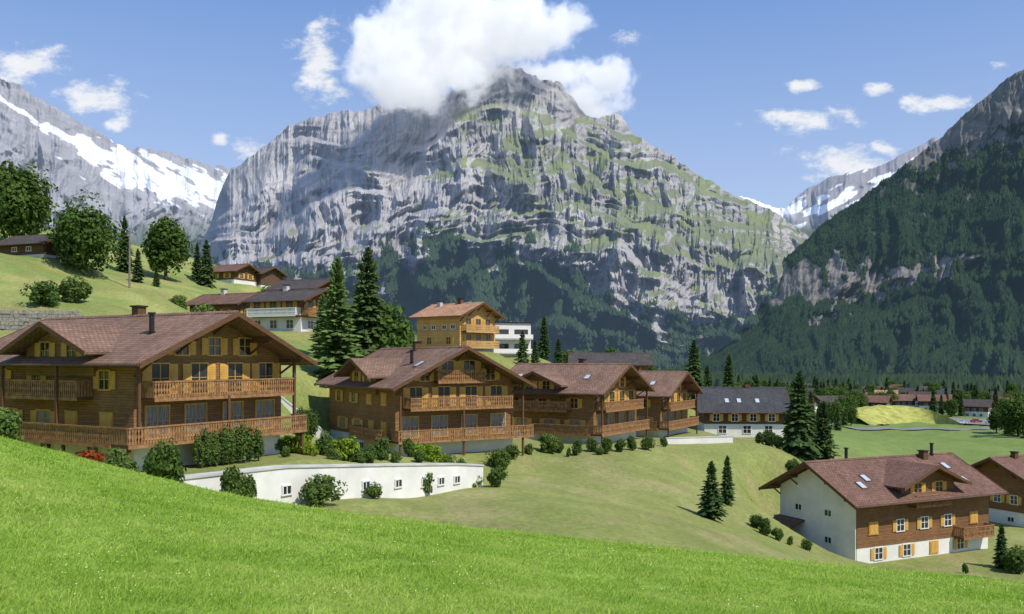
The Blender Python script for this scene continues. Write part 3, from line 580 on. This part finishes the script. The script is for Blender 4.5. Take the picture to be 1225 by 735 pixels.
for px, Y, h in [(330, 66, 1.5), (350, 67, 1.7), (372, 66, 1.2), (388, 68, 2.0), (406, 69, 2.1), (424, 69, 1.3), (441, 71, 1.5), (458, 73, 2.1), (474, 73, 1.1), (489, 76, 1.8), (515, 77, 2.1), (535, 79, 1.5), (552, 80, 1.3), (342, 63, .9), (398, 66, 1.0), (432, 69, .9), (502, 74, 1.1)]: plant(random.choice(['shrub', 'shrub', 'darkshrub', 'lime']), px, Y, h*.9, 'rounded garden shrub on the terrace above the white wall', 'terrace shrubs above the white wall', wide=random.uniform(.7, 1.05))
for px, Y, h in [(597, 85, 2.4), (612, 89, 1.8), (655, 96, 2.6), (668, 97, 1.8), (690, 96, 2.2), (708, 98, 1.8), (726, 97, 2.4), (742, 99, 1.7), (756, 101, 2.2), (775, 103, 2.0), (794, 108, 1.6), (633, 93, 1.4), (680, 95, 1.3), (717, 96, 1.2)]: plant('shrub' if px % 2 else 'darkshrub', px, Y, h*.8, 'rounded garden shrub along the lawn below the third chalet', 'shrubs along the upper lawn edge', wide=random.uniform(.8, 1.1))
plant('darkbroad', 365, 79, 3.2, 'dark leafy bush in the gap right of the leftmost chalet')
plant('flower', 105, 47, 1.6, 'red flowering bush at the meadow edge below the leftmost chalet', wide=1.1); plant('shrub', 140, 47.5, 1.9, 'bright green bush right of the red flowering one'); plant('shrub', 2, 44, 2.0, 'green bush at the left edge below the balcony'); plant('flower', 262, 52, .9, 'low red tinted bush near the dark pair of shrubs')
R2 = random.Random(5)
for i in range(150):
    Y = R2.uniform(390, 720); px = R2.uniform(880, 1260); k = R2.choice(['conifer', 'darkbroad'])
    if 1000 < px < 1240 and Y < 440: continue
    plant(k, px, Y, R2.uniform(9, 16) if k == 'conifer' else R2.uniform(7, 12), 'distant tree on the valley floor among scattered houses', 'trees on the valley floor')
for px, Y, h, k in [(1192, 290, 8, 'darkbroad'), (1218, 270, 13, 'darkbroad'), (1235, 260, 15, 'conifer'), (1150, 430, 11, 'conifer'), (1160, 435, 8, 'darkbroad'), (1010, 330, 8, 'conifer'), (1018, 335, 7, 'darkbroad'), (1208, 285, 10, 'conifer'), (1138, 425, 9, 'darkbroad'), (1126, 430, 10, 'conifer'), (1215, 420, 12, 'conifer'), (1228, 410, 12, 'darkbroad')]: plant(k, px, Y, h, 'tree standing around the edge of the valley car park', 'trees by the car park')
for px, Y in [(885, 300), (900, 280), (915, 310), (930, 330), (865, 320), (850, 340), (895, 350), (940, 290), (955, 340), (910, 260), (925, 280), (970, 330), (985, 350), (995, 320), (1002, 300), (978, 300), (1012, 360), (905, 230), (890, 240)]: plant(R2.choice(['conifer', 'conifer', 'darkbroad']), px, Y, R2.uniform(7, 13), 'tree in the dark stand beyond the dark grey roofed house', 'stand of trees beyond the dark grey roofed house')

# ---------------------------------------------------------------- pole, cars
x, y = C(155, 136); po = empty('utility_pole', (x, y, H(x, y)), 0, 'slim wooden utility pole standing on the left hillside', 'utility pole')
MB().cyl((0, 0, -.5), (0, 0, 9.2), .17, .12).build('pole', MT['pole'], po); MB().box(-.7, .7, -.06, .06, 8.5, 8.62).build('crossarm', MT['pole'], po)
for sx in (-.6, .6): MB().cyl((sx, 0, 8.62), (sx, 0, 8.8), .05).build('insulator', MT['white'], po)
def car(px, Y, col, lab):
    x, y = C(px, Y); r = empty('parked_car', (x, y, H(x, y)+.55), math.radians(random.uniform(-10, 10)), lab, 'car')
    cm = mk('car_paint', col, rough=.3, var=.05, bst=0, spec=.6)
    MB().prism([(-2.1, -.85, .3), (2.1, -.85, .3), (2.15, -.85, .75), (1.2, -.85, .95), (-1.9, -.85, 1.0), (-2.15, -.85, .8)], (0, 1.7, 0)).prism([(-1.6, -.72, .98), (.9, -.72, .93), (.3, -.68, 1.45), (-1.2, -.68, 1.45)], (0, 1.42, 0)).build('body', cm, r)
    MB().prism([(-1.35, -.735, 1.02), (.6, -.735, 1.0), (.2, -.70, 1.37), (-1.1, -.70, 1.37)], (0, .02, 0)).build('window', MT['glass'], r)
    for wx_ in (-1.35, 1.35):
        for wy_ in (-.86, .72): MB().cyl((wx_, wy_, .32), (wx_, wy_+.16, .32), .32, n=14).build('wheel', MT['tyre'], r)
car(1150, 352, (.6, .6, .6), 'white parked car, left of the small group on the valley parking lot'); car(1168, 360, (.35, .03, .03), 'red parked car on the valley parking lot'); car(1186, 354, (.5, .52, .55), 'silver parked car, right of the red car on the parking lot'); car(1203, 362, (.04, .05, .08), 'dark parked car at the right end of the parking lot')

# ---------------------------------------------------------------- grass blades on the near meadow
N = 900000
y = 5*np.exp(rng.random(N)**.88*math.log(37/5)); u = rng.uniform(-.66, .66, N); x = u*(y+1.)
z = H2(x, y)[0]
cl = fbm(x/.9, y/.9, 4, 44)
h = rng.uniform(.028, .068, N)*(1+.8*cl)*(1+.006*y)*np.where(rng.random(N) < .02, 2.2, 1.); a = rng.uniform(0, 6.283, N); w = .0015+.00040*y*rng.uniform(.6, 1.3, N)
lx = rng.normal(0, .6, N)*h+.02; ly = rng.normal(0, .6, N)*h
base = np.stack([x, y, z-.02], -1); dx = np.stack([np.cos(a)*w, np.sin(a)*w, 0*w], -1)
mid = base+np.stack([lx*.35, ly*.35, h*.6], -1); top = base+np.stack([lx, ly, h], -1)
V = np.stack([base-dx, base+dx, mid+dx*.75, mid-dx*.75, top], 1).reshape(-1, 3)
i0 = np.arange(N)*5; T = np.concatenate([np.stack([i0, i0+1, i0+2], 1), np.stack([i0, i0+2, i0+3], 1), np.stack([i0+3, i0+2, i0+4], 1)])
gm = bpy.data.materials.new('grass_blades'); gm.use_nodes = True; nt = gm.node_tree; nt.nodes.clear()
g = nd(nt, 'ShaderNodeNewGeometry'); tc = nd(nt, 'ShaderNodeTexCoord')
f = mth(nt, 'ADD', mth(nt, 'MULTIPLY', g.outputs['Random Per Island'], .28), mth(nt, 'MULTIPLY', noise(nt, tc.outputs['Object'], .33, 7, .7), .85))
c = ramp(nt, f, [(.28, (.17, .33, .04)), (.56, (.36, .53, .075)), (.82, (.60, .66, .20))])
d = nd(nt, 'ShaderNodeBsdfDiffuse'); t = nd(nt, 'ShaderNodeBsdfTranslucent'); xs = nd(nt, 'ShaderNodeMixShader'); o = nd(nt, 'ShaderNodeOutputMaterial')
lk(nt, c, d.inputs[0]); lk(nt, c, t.inputs[0]); xs.inputs[0].default_value = .4; lk(nt, d.outputs[0], xs.inputs[1]); lk(nt, t.outputs[0], xs.inputs[2]); lk(nt, xs.outputs[0], o.inputs[0])
tag(npmesh('meadow_grass', V, T, gm), 'bright green meadow grass covering the near hillside', 'grass', kind='stuff')
# a few tiny meadow flowers
N = 900
y = 6*np.exp(rng.random(N)*math.log(24/6)); u = rng.uniform(-.64, .64, N); x = u*(y+1.); keep = fbm(x/3, y/3, 3, 66) > .08; x, y = x[keep], y[keep]; N = len(x); z = H2(x, y)[0]+rng.uniform(.04, .08, N)
r_ = .005+.0004*y; th = np.arange(5)*2*np.pi/5
V = np.stack([x[:, None]+np.cos(th)*r_[:, None], y[:, None]+np.sin(th)*r_[:, None]*.8, z[:, None]+np.sin(th)*r_[:, None]*.5], -1).reshape(-1, 3)
T = (np.arange(N)*5)[:, None]+np.arange(5)
tag(npmesh('meadow_flowers', V, T, mk('meadow_flower_petals', (.66, .62, .32), var=.1, bst=0)), 'tiny pale flowers scattered through the near meadow grass', 'flowers', kind='stuff')

# ---------------------------------------------------------------- mountains
def forest_pts(name, label, X, Y, Z, mask, n, h0, h1, mat):
    p = mask.ravel().astype(float); ids = rng.choice(len(p), n, p=p/p.sum()); W_ = X.shape[1]
    r, c = np.divmod(ids, W_); r2 = np.minimum(r+1, X.shape[0]-1); c2 = np.minimum(c+1, W_-1); a = rng.random(n); b = rng.random(n)
    G = lambda A: A[r, c]+(A[r2, c]-A[r, c])*a+(A[r, c2]-A[r, c])*b
    x, y, z = G(X), G(Y), G(Z); h = rng.uniform(h0, h1, n); k = 8
    th = np.arange(k)*2*np.pi/k+rng.random((n, 1))*6; rad = (h[:, None]*rng.uniform(.28, .44, (n, 1)))*np.where(np.arange(k) % 2, .6, 1.)*rng.uniform(.8, 1.2, (n, k))
    ring = np.stack([x[:, None]+np.cos(th)*rad, y[:, None]+np.sin(th)*rad, (z-h*.1)[:, None]+rng.uniform(0, .15, (n, k))*h[:, None]], -1)
    top = np.stack([x+rng.normal(0, .04, n)*h, y, z+h], -1)[:, None]
    V = np.concatenate([ring, top], 1).reshape(-1, 3); i = (np.arange(n)*(k+1))[:, None]; j = np.arange(k)
    T = np.stack([i+j, i+(j+1) % k, np.broadcast_to(i+k, (n, k))], -1).reshape(-1, 3)
    return tag(npmesh(name, V, T, mat), label, 'forest', kind='stuff')
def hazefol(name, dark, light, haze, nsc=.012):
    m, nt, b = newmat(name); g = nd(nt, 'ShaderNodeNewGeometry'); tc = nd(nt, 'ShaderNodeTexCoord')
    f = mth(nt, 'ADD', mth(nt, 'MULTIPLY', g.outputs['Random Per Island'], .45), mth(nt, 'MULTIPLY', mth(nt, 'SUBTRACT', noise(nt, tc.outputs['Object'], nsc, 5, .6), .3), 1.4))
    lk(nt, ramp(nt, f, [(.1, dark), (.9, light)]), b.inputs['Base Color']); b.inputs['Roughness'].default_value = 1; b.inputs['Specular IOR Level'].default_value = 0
    b.inputs['Emission Color'].default_value = (*haze, 1); b.inputs['Emission Strength'].default_value = 1; return m  # airlight put into the tree material as constant emission
def relief(sil, a0, a1, na, nt_, bv, Dn, Df, macro, amp, fx, fy, seed, strata=0, qf=None, ns=7, jag=2., pw=1., amp2=.22, g1=.55):
    a = np.linspace(a0, a1, na)[None].repeat(nt_, 0); t = np.linspace(0, 1, nt_)[:, None].repeat(na, 1)
    sx, sv = zip(*sil); S = np.interp(a, sx, sv)+(ridged(a/34, a*0+.5, 5, seed+50, .65)-.2)*-jag
    v = bv+(S-bv)*t; w = (HY-v)/F
    warpa = fbm(a/90, v/90, 3, seed+9)*35
    rd = ridged((a+warpa+(v-200)*.25)/fx, v/fy, 6, seed, g1)
    rd2 = ridged((a+warpa*.4)/(fx*.26), v/(fy*.5), 5, seed+20, .6)
    env = .35+.65*np.sin(np.pi*np.clip(t, 0, 1)**.8)
    Y = Dn+(Df-Dn)*t**pw+macro(a, v, t)-amp*rd*env-amp*amp2*rd2*env
    q = (qf(a, v) if qf else v)/300+fbm(a/110, v/110, 4, seed+31)*.16
    if strata:
        nq = q*ns+.5*fbm(a/200, v/200, 2, seed+40); fr = nq-np.floor(nq); stair = (np.floor(nq)+sstep(.0, .3, fr)-nq); Y = Y-strata*stair*env*sstep(-.45, .4, fbm(a/80, v/55, 4, seed+77))
        nq = q*ns*3.1; fr = nq-np.floor(nq); stair = (np.floor(nq)+sstep(.0, .35, fr)-nq); Y = Y-strata*.26*stair*env*sstep(-.3, .3, fbm(a/60, v/60, 3, seed+87))
    X = (a-HX)/F*Y; Z = w*Y
    du = np.stack([np.gradient(A, axis=1) for A in (X, Y, Z)], -1); dv = np.stack([np.gradient(A, axis=0) for A in (X, Y, Z)], -1)
    nrm = np.cross(du, dv); nz = np.abs(nrm[..., 2])/(np.linalg.norm(nrm, axis=-1)+1e-9)
    return a, v, t, q, X, Y, Z, nz
def backside(X, Y, Z, c, n=10, dep=900, drop=.9):
    k = np.linspace(0, 1, n+1)[1:, None]; sc = (Y[-1]+k*dep)/Y[-1]
    return np.vstack([X, X[-1]*sc]), np.vstack([Y, Y[-1]+k*dep]), np.vstack([Z, Z[-1]*(1-drop*k)]), np.concatenate([c, np.repeat(c[-1:], n, 0)])
def lerp(c, w, col): return c*(1-w[..., None])+np.asarray(col)*w[..., None]
def box(A, n=3):
    for ax in (0, 1):
        B = A.copy()
        for k in range(1, n+1): B = B+np.roll(A, k, ax)+np.roll(A, -k, ax)
        A = B/(2*n+1)
    return A

# central massif
sil = [(225, 330), (252, 268), (262, 235), (275, 208), (300, 190), (330, 165), (345, 152), (365, 146), (385, 140), (425, 134), (470, 124), (510, 122), (545, 108), (560, 96), (578, 88), (600, 76), (618, 84), (640, 92), (658, 98), (672, 102), (684, 114), (694, 128), (706, 140), (722, 142), (736, 137), (746, 143), (756, 162), (778, 172), (800, 186), (830, 208), (855, 222), (880, 236), (905, 246), (930, 258), (950, 272), (968, 286), (985, 305), (1010, 330)]
mac = lambda a, v, t: np.where(a < 400+200*t, (400+200*t-a)*1.6, (a-400-200*t)*.5)+sstep(700, 1000, a)*250*(1-t)
qf = lambda a, v: v-.34*np.sqrt((a-590)**2+900)
a, v, t, q, X, Y, Z, nz = relief(sil, 225, 1010, 1100, 600, 462, 1500, 2380, mac, 235, 95, 330, 3, strata=180, qf=qf, ns=7, jag=7, amp2=.28, g1=.50)
nz = box(nz, 2)
fc = 16+np.interp(a, [225, 330, 430, 480, 520, 600, 690, 720, 780, 850, 900, 960, 1010], [325, 325, 318, 295, 280, 300, 305, 348, 378, 385, 352, 305, 295])
fm = sstep(-14, 12, v-fc+fbm(a/30, v/45, 5, 60)*75)
fm = np.maximum(fm, sstep(.2, .35, fbm(a/24, v/24, 5, 61))*sstep(-55, -15, v-fc)*.9)
fm = fm*(1-sstep(.22, .38, fbm(a/34, v/60, 5, 62))*sstep(425, 395, v)*.85)
gully = sstep(.76, .92, ridged((a+(v-300)*.5)/60, v/300, 3, 64))*sstep(-.1, .25, fbm(a/40, v/60, 3, 65)); fm = fm*(1-gully*.7*sstep(430, 380, v))
rock = np.ones(a.shape+(3,))*np.array([.42, .40, .39])
st = fbm(a/90, q*46, 4, 70, .6); vs = fbm(a/7, v/60, 5, 71, .6); bl = fbm(a/50, v/60, 3, 74)
rock = rock*(1+.22*st[..., None])*(1+.28*vs[..., None])*(1+.22*bl[..., None])
rock = lerp(rock, sstep(.15, .55, fbm(a/38, v/20, 5, 72))*sstep(640, 720, a)*sstep(200, 250, v)*.7, (.55, .49, .41))
rock = lerp(rock, sstep(.15, .5, fbm(a/16, v/50, 5, 78))*.35, (.22, .21, .225))
reg = .19*np.exp(-((v-(150+.45*(a-560)))/60.)**2)*sstep(520, 600, a)-.16*sstep(560, 470, a)+.02*sstep(760, 860, a)
gm_ = sstep(.57, .67, .60*nz+.32*fbm(a/46, qf(a, v)/14, 5, 73, .55)+.18+reg)*sstep(100, 150, v)
c = lerp(rock, gm_*.85, (.165, .20, .078)); gl = sstep(.0, .4, fbm(a/26, v/16, 3, 75)); c = lerp(c, gm_*gl*.6, (.25, .29, .10))
c = lerp(c, fm, (.028, .048, .027)); c = lerp(c, gully*.4*sstep(250, 300, v)*sstep(430, 380, v), (.16, .19, .10))
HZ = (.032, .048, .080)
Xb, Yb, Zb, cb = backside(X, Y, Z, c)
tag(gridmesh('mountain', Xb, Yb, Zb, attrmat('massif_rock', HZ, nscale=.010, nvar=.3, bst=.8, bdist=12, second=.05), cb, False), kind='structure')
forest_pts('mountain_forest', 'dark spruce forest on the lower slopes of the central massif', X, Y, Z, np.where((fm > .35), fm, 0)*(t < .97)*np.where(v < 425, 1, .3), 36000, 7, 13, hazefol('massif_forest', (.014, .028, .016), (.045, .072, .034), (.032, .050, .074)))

# right forested mountain
sil = [(740, 425), (780, 418), (820, 404), (860, 388), (885, 366), (905, 346), (930, 320), (960, 292), (985, 270), (1020, 245), (1060, 216), (1100, 186), (1125, 165), (1150, 140), (1180, 118), (1200, 98), (1225, 84), (1270, 55), (1340, 30), (1450, 10)]
mac = lambda a, v, t: -(a-900)*1.5*(.4+.6*t)
a, v, t, q, X, Y, Z, nz = relief(sil, 740, 1450, 760, 380, 470, 1250, 2400, mac, 190, 110, 300, 103, strata=70, ns=5, jag=5)
rb = np.interp(a, [890, 930, 960, 1000, 1060, 1130, 1180], [352, 345, 342, 345, 336, 322, 300]); th = np.interp(a, [885, 905, 960, 1000, 1060, 1130, 1190], [2, 12, 26, 28, 15, 12, 0])
rm = sstep(1.25, .7, np.abs(v-rb+fbm(a/26, v/26, 4, 119)*32)/(th+.1)+fbm(a/14, v/18, 5, 110)*2.0)*(a > 885)
svv = np.interp(a, [s_[0] for s_ in sil], [s_[1] for s_ in sil])
ur = sstep(45, 0, v-svv-sstep(1080, 1230, a)*60+fbm(a/20, v/16, 5, 111)*60)*sstep(1030, 1120, a)
sm = sstep(.24, .42, fbm(a/26, v/12, 5, 117))*sstep(405, 340, v)*sstep(930, 980, a)*.85
rk = np.ones(a.shape+(3,))*np.array([.27, .24, .21])*(1+.5*fbm(a/6, v/34, 5, 112)[..., None])*(1+.4*fbm(a/50, v/4, 4, 113)[..., None])
c = np.ones(a.shape+(3,))*np.array([.020, .033, .018])
gr = sstep(.0, .35, fbm((a+v*.8)/40, (v-a*.3)/16, 4, 114))*.7*sstep(410, 340, v)
c = lerp(c, gr, (.06, .088, .036)); k_ = np.maximum(np.maximum(rm*.95, ur*.8), sm*.55); c = lerp(c, k_, [0, 0, 0])+rk*k_[..., None]
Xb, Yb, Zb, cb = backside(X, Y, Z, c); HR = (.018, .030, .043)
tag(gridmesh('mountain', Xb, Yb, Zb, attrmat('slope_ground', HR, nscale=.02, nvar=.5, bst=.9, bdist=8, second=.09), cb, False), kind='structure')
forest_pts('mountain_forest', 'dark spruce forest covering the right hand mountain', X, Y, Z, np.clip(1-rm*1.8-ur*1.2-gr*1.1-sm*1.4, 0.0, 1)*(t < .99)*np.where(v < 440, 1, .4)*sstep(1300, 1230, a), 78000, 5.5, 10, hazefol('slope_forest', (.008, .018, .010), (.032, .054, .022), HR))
# valley forest band at the foot of the mountains
yy = np.linspace(740, 1300, 40)[:, None].repeat(80, 1); uu = np.linspace(-.25, .62, 80)[None].repeat(40, 0); XX = uu*yy; ZZ = H2(XX, yy)[0]
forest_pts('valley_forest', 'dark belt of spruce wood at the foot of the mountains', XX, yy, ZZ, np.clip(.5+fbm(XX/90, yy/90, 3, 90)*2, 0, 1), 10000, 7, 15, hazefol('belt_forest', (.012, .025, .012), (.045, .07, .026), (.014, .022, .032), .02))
# left distant mountain with snow
sil = [(-160, 20), (-60, 62), (0, 96), (20, 104), (50, 122), (75, 132), (100, 150), (130, 168), (160, 178), (200, 186), (240, 196), (275, 205), (300, 196), (340, 240), (400, 300)]
mac = lambda a, v, t: (a-100)*2.
a, v, t, q, X, Y, Z, nz = relief(sil, -160, 400, 600, 300, 420, 3800, 5300, mac, 330, 75, 170, 203, strata=160, qf=lambda a, v: v-.35*a, ns=6, jag=8, amp2=.2, g1=.48)
rk = np.ones(a.shape+(3,))*np.array([.31, .30, .305])*(1+.3*fbm(a/9, v/50, 4, 210)[..., None])*(1+.25*fbm(a/40, (v-.4*a)/8, 4, 215)[..., None])
band = np.interp(a, [-160, 0, 60, 130, 200, 275], [40, 112, 150, 188, 210, 230]); sn = sstep(1.0, .75, np.abs(v-band-6)/np.interp(a, [-160, 20, 80, 120, 200, 275], [2, 3, 7, 18, 25, 20])+fbm((a-v*.3)/20, (v-a*.45)/10, 5, 211, .5)*1.9)
sn = np.maximum(sn, sstep(.44, .52, fbm((a)/30, (v-a*.5)/10, 4, 212, .45))*sstep(250, 200, v)*sstep(0, 80, a))
c = lerp(rk, sn*.97, (.80, .82, .86)); c = lerp(c, sstep(255, 300, v+20*fbm(a/20, v/20, 3, 213)), (.07, .10, .05))
Xb, Yb, Zb, cb = backside(X, Y, Z, c)
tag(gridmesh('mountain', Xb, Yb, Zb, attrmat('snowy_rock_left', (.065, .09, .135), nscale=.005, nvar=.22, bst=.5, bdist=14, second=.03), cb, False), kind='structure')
# far snowy peak right
sil = [(820, 300), (860, 245), (885, 236), (910, 243), (938, 252), (950, 240), (965, 228), (990, 214), (1015, 208), (1040, 204), (1060, 196), (1085, 184), (1105, 174), (1118, 165), (1135, 172), (1170, 190), (1250, 230)]
mac = lambda a, v, t: np.abs(a-1050)*1.5
a, v, t, q, X, Y, Z, nz = relief(sil, 820, 1250, 400, 200, 420, 5200, 7200, mac, 330, 60, 120, 303, strata=150, qf=lambda a, v: v+.4*a, ns=6, jag=4, g1=.45)
rk = np.ones(a.shape+(3,))*np.array([.24, .23, .24])*(1+.3*fbm(a/8, v/30, 4, 310)[..., None])
sn = sstep(.0, .12, fbm((a+v*.2)/26, (v+a*.4)/10, 4, 311, .42)+.20-np.abs(v-np.interp(a, [880, 950, 1040, 1120], [250, 248, 222, 190])-6)/48)
sn = np.maximum(sn, sstep(960, 930, a)*sstep(268, 252, v))
c = lerp(rk, sn, (.80, .82, .85)); c = lerp(c, sstep(262, 280, v), (.05, .07, .035))
Xb, Yb, Zb, cb = backside(X, Y, Z, c)
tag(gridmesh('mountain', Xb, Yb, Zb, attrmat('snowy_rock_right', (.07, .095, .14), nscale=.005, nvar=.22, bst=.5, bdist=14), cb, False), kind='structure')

# ---------------------------------------------------------------- summit cloud (volume)
def cloud(px0, px1, v0, v1, Y, thick, blobs, dens):
    x0, x1 = (px0-HX)/F*Y, (px1-HX)/F*Y; z0, z1 = (HY-v1)/F*Y, (HY-v0)/F*Y; cx, cz = (x0+x1)/2, (z0+z1)/2
    m = bpy.data.materials.new('cloud_vapour'); m.use_nodes = True; nt = m.node_tree; nt.nodes.clear()
    tc = nd(nt, 'ShaderNodeTexCoord'); acc = None
    for (bx, bv, rx, rz, ry, oy) in blobs:
        mp = nd(nt, 'ShaderNodeVectorMath', operation='SUBTRACT'); mp.inputs[1].default_value = ((bx-HX)/F*Y-cx, oy, (HY-bv)/F*Y-cz); lk(nt, tc.outputs['Object'], mp.inputs[0])
        k = Y/F; ml = nd(nt, 'ShaderNodeVectorMath', operation='MULTIPLY'); ml.inputs[1].default_value = (1/(rx*k), 1/(ry*k), 1/(rz*k)); lk(nt, mp.outputs[0], ml.inputs[0])
        ln = nd(nt, 'ShaderNodeVectorMath', operation='LENGTH'); lk(nt, ml.outputs[0], ln.inputs[0]); s = mth(nt, 'SUBTRACT', 1., ln.outputs['Value'])
        acc = s if acc is None else mth(nt, 'SMOOTH_MAX', acc, s, .25)
    n1 = noise(nt, tc.outputs['Object'], .0105, 9, .68)
    f = mth(nt, 'ADD', acc, mth(nt, 'MULTIPLY', mth(nt, 'SUBTRACT', n1, .53), 3.1))
    mr = nd(nt, 'ShaderNodeMapRange', interpolation_type='SMOOTHSTEP'); mr.inputs['From Min'].default_value = .0; mr.inputs['From Max'].default_value = .32; mr.inputs['To Max'].default_value = dens; lk(nt, f, mr.inputs['Value'])
    pv = nd(nt, 'ShaderNodeVolumePrincipled'); pv.inputs['Color'].default_value = (1, 1, 1, 1); pv.inputs['Anisotropy'].default_value = .1
    lk(nt, mr.outputs[0], pv.inputs['Density']); pv.inputs['Emission Color'].default_value = (.90, .94, 1, 1); lk(nt, mth(nt, 'MULTIPLY', mr.outputs[0], .46), pv.inputs['Emission Strength'])  # added glow brightens the cloud, standing in for multiply scattered light
    o = nd(nt, 'ShaderNodeOutputMaterial'); lk(nt, pv.outputs[0], o.inputs['Volume'])
    b = MB().box(x0-cx, x1-cx, -thick/2, thick/2, z0-cz, z1-cz).build('cloud', m, None, (cx, Y, cz)); tag(b, 'big white cloud wrapped around the summit of the central massif', 'cloud', kind='stuff')
cloud(395, 800, -60, 165, 2230, 600, [(508, 88, 84, 48, 70, -60), (550, 35, 105, 64, 80, 0), (630, 22, 72, 46, 60, 60), (465, 55, 52, 38, 45, -30), (650, 72, 68, 32, 50, 170), (702, 98, 56, 34, 44, 180), (490, 116, 62, 26, 60, -80), (732, 66, 36, 26, 34, 150), (552, 98, 38, 22, 50, -70)], .026)

# ---------------------------------------------------------------- sky, sun, camera
AZ = 128; EL = 52
w = bpy.data.worlds.new('World'); SC.world = w; w.use_nodes = True; nt = w.node_tree; nt.nodes.clear()
sky = nd(nt, 'ShaderNodeTexSky', sky_type='NISHITA'); sky.sun_disc = False; sky.sun_elevation = math.radians(EL); sky.sun_rotation = math.radians(AZ); sky.altitude = 1000; sky.air_density = 1.0; sky.dust_density = .8; sky.ozone_density = 1.2
tc = nd(nt, 'ShaderNodeTexCoord'); sp = nd(nt, 'ShaderNodeSeparateXYZ'); lk(nt, tc.outputs['Generated'], sp.inputs[0])
yy = mth(nt, 'MAXIMUM', sp.outputs['Y'], .05); U = mth(nt, 'DIVIDE', sp.outputs['X'], yy); Wc = mth(nt, 'DIVIDE', sp.outputs['Z'], yy)
acc = None
for (bx, bv, rx, ry) in [(35, 76, 70, 26), (115, 116, 68, 28), (382, 72, 38, 60), (262, 168, 16, 10), (300, 182, 34, 20), (955, 144, 84, 22), (1117, 122, 66, 17), (1053, 107, 30, 9), (962, 103, 26, 11), (1015, 196, 80, 32), (1060, 178, 32, 15), (1197, 78, 24, 11), (757, 46, 26, 18), (10, 100, 50, 20), (140, 150, 24, 12), (395, 105, 26, 26)]:
    dx = mth(nt, 'MULTIPLY', mth(nt, 'SUBTRACT', U, (bx-HX)/F), F/rx); dz = mth(nt, 'MULTIPLY', mth(nt, 'SUBTRACT', Wc, (HY-bv)/F), F/ry)
    s = mth(nt, 'SUBTRACT', 1., mth(nt, 'SQRT', mth(nt, 'ADD', mth(nt, 'MULTIPLY', dx, dx), mth(nt, 'MULTIPLY', dz, dz))))
    acc = s if acc is None else mth(nt, 'MAXIMUM', acc, s)
cb = nd(nt, 'ShaderNodeCombineXYZ'); lk(nt, U, cb.inputs[0]); lk(nt, mth(nt, 'MULTIPLY', Wc, 1.7), cb.inputs[1])
n1 = noise(nt, cb.outputs[0], 24, 9, .66)
f = mth(nt, 'ADD', mth(nt, 'MAXIMUM', acc, -.6), mth(nt, 'MULTIPLY', mth(nt, 'SUBTRACT', n1, .55), 3.0))
mr = nd(nt, 'ShaderNodeMapRange', interpolation_type='SMOOTHSTEP'); mr.inputs['From Min'].default_value = .0; mr.inputs['From Max'].default_value = .8; mr.inputs['To Max'].default_value = .97; lk(nt, f, mr.inputs['Value'])
skc = mixc(nt, 1., sky.outputs[0], (.14, .14, .14), 'MULTIPLY')
el = nd(nt, 'ShaderNodeMapRange'); el.inputs['From Min'].default_value = .0; el.inputs['From Max'].default_value = .40; lk(nt, sp.outputs['Z'], el.inputs['Value'])
hc = mixc(nt, el.outputs[0], (.66, .76, .94), (.17, .35, .80))
hf = mth(nt, 'SUBTRACT', .82, mth(nt, 'MULTIPLY', el.outputs[0], .20))
skc = mixc(nt, hf, skc, hc)
cc = mixc(nt, n1, (.70, .76, .86), (1., 1., 1.))
fin = mixc(nt, mr.outputs[0], skc, cc)
bg = nd(nt, 'ShaderNodeBackground'); lk(nt, fin, bg.inputs[0]); bg.inputs[1].default_value = 1.0; ow = nd(nt, 'ShaderNodeOutputWorld'); lk(nt, bg.outputs[0], ow.inputs[0])

sd = bpy.data.lights.new('sun', 'SUN'); sd.energy = 4.6; sd.angle = math.radians(.5); sd.color = (1, .95, .86); so = bpy.data.objects.new('sun', sd); COL.objects.link(so)
A = math.radians(AZ); E = math.radians(EL); dr = Vector((math.sin(A)*math.cos(E), math.cos(A)*math.cos(E), math.sin(E))); so.rotation_euler = dr.to_track_quat('Z', 'Y').to_euler()
cd = bpy.data.cameras.new('camera'); co = bpy.data.objects.new('camera', cd); COL.objects.link(co); co.rotation_euler = (math.pi/2, 0, 0)
cd.sensor_width = 36; cd.lens = 36*F/1225; cd.shift_y = (HY-367.5)/1225; cd.clip_start = .3; cd.clip_end = 60000; SC.camera = co
SC.view_settings.view_transform = 'Standard'; SC.view_settings.look = 'None'; SC.view_settings.exposure = 0
print('objects', len(bpy.data.objects))
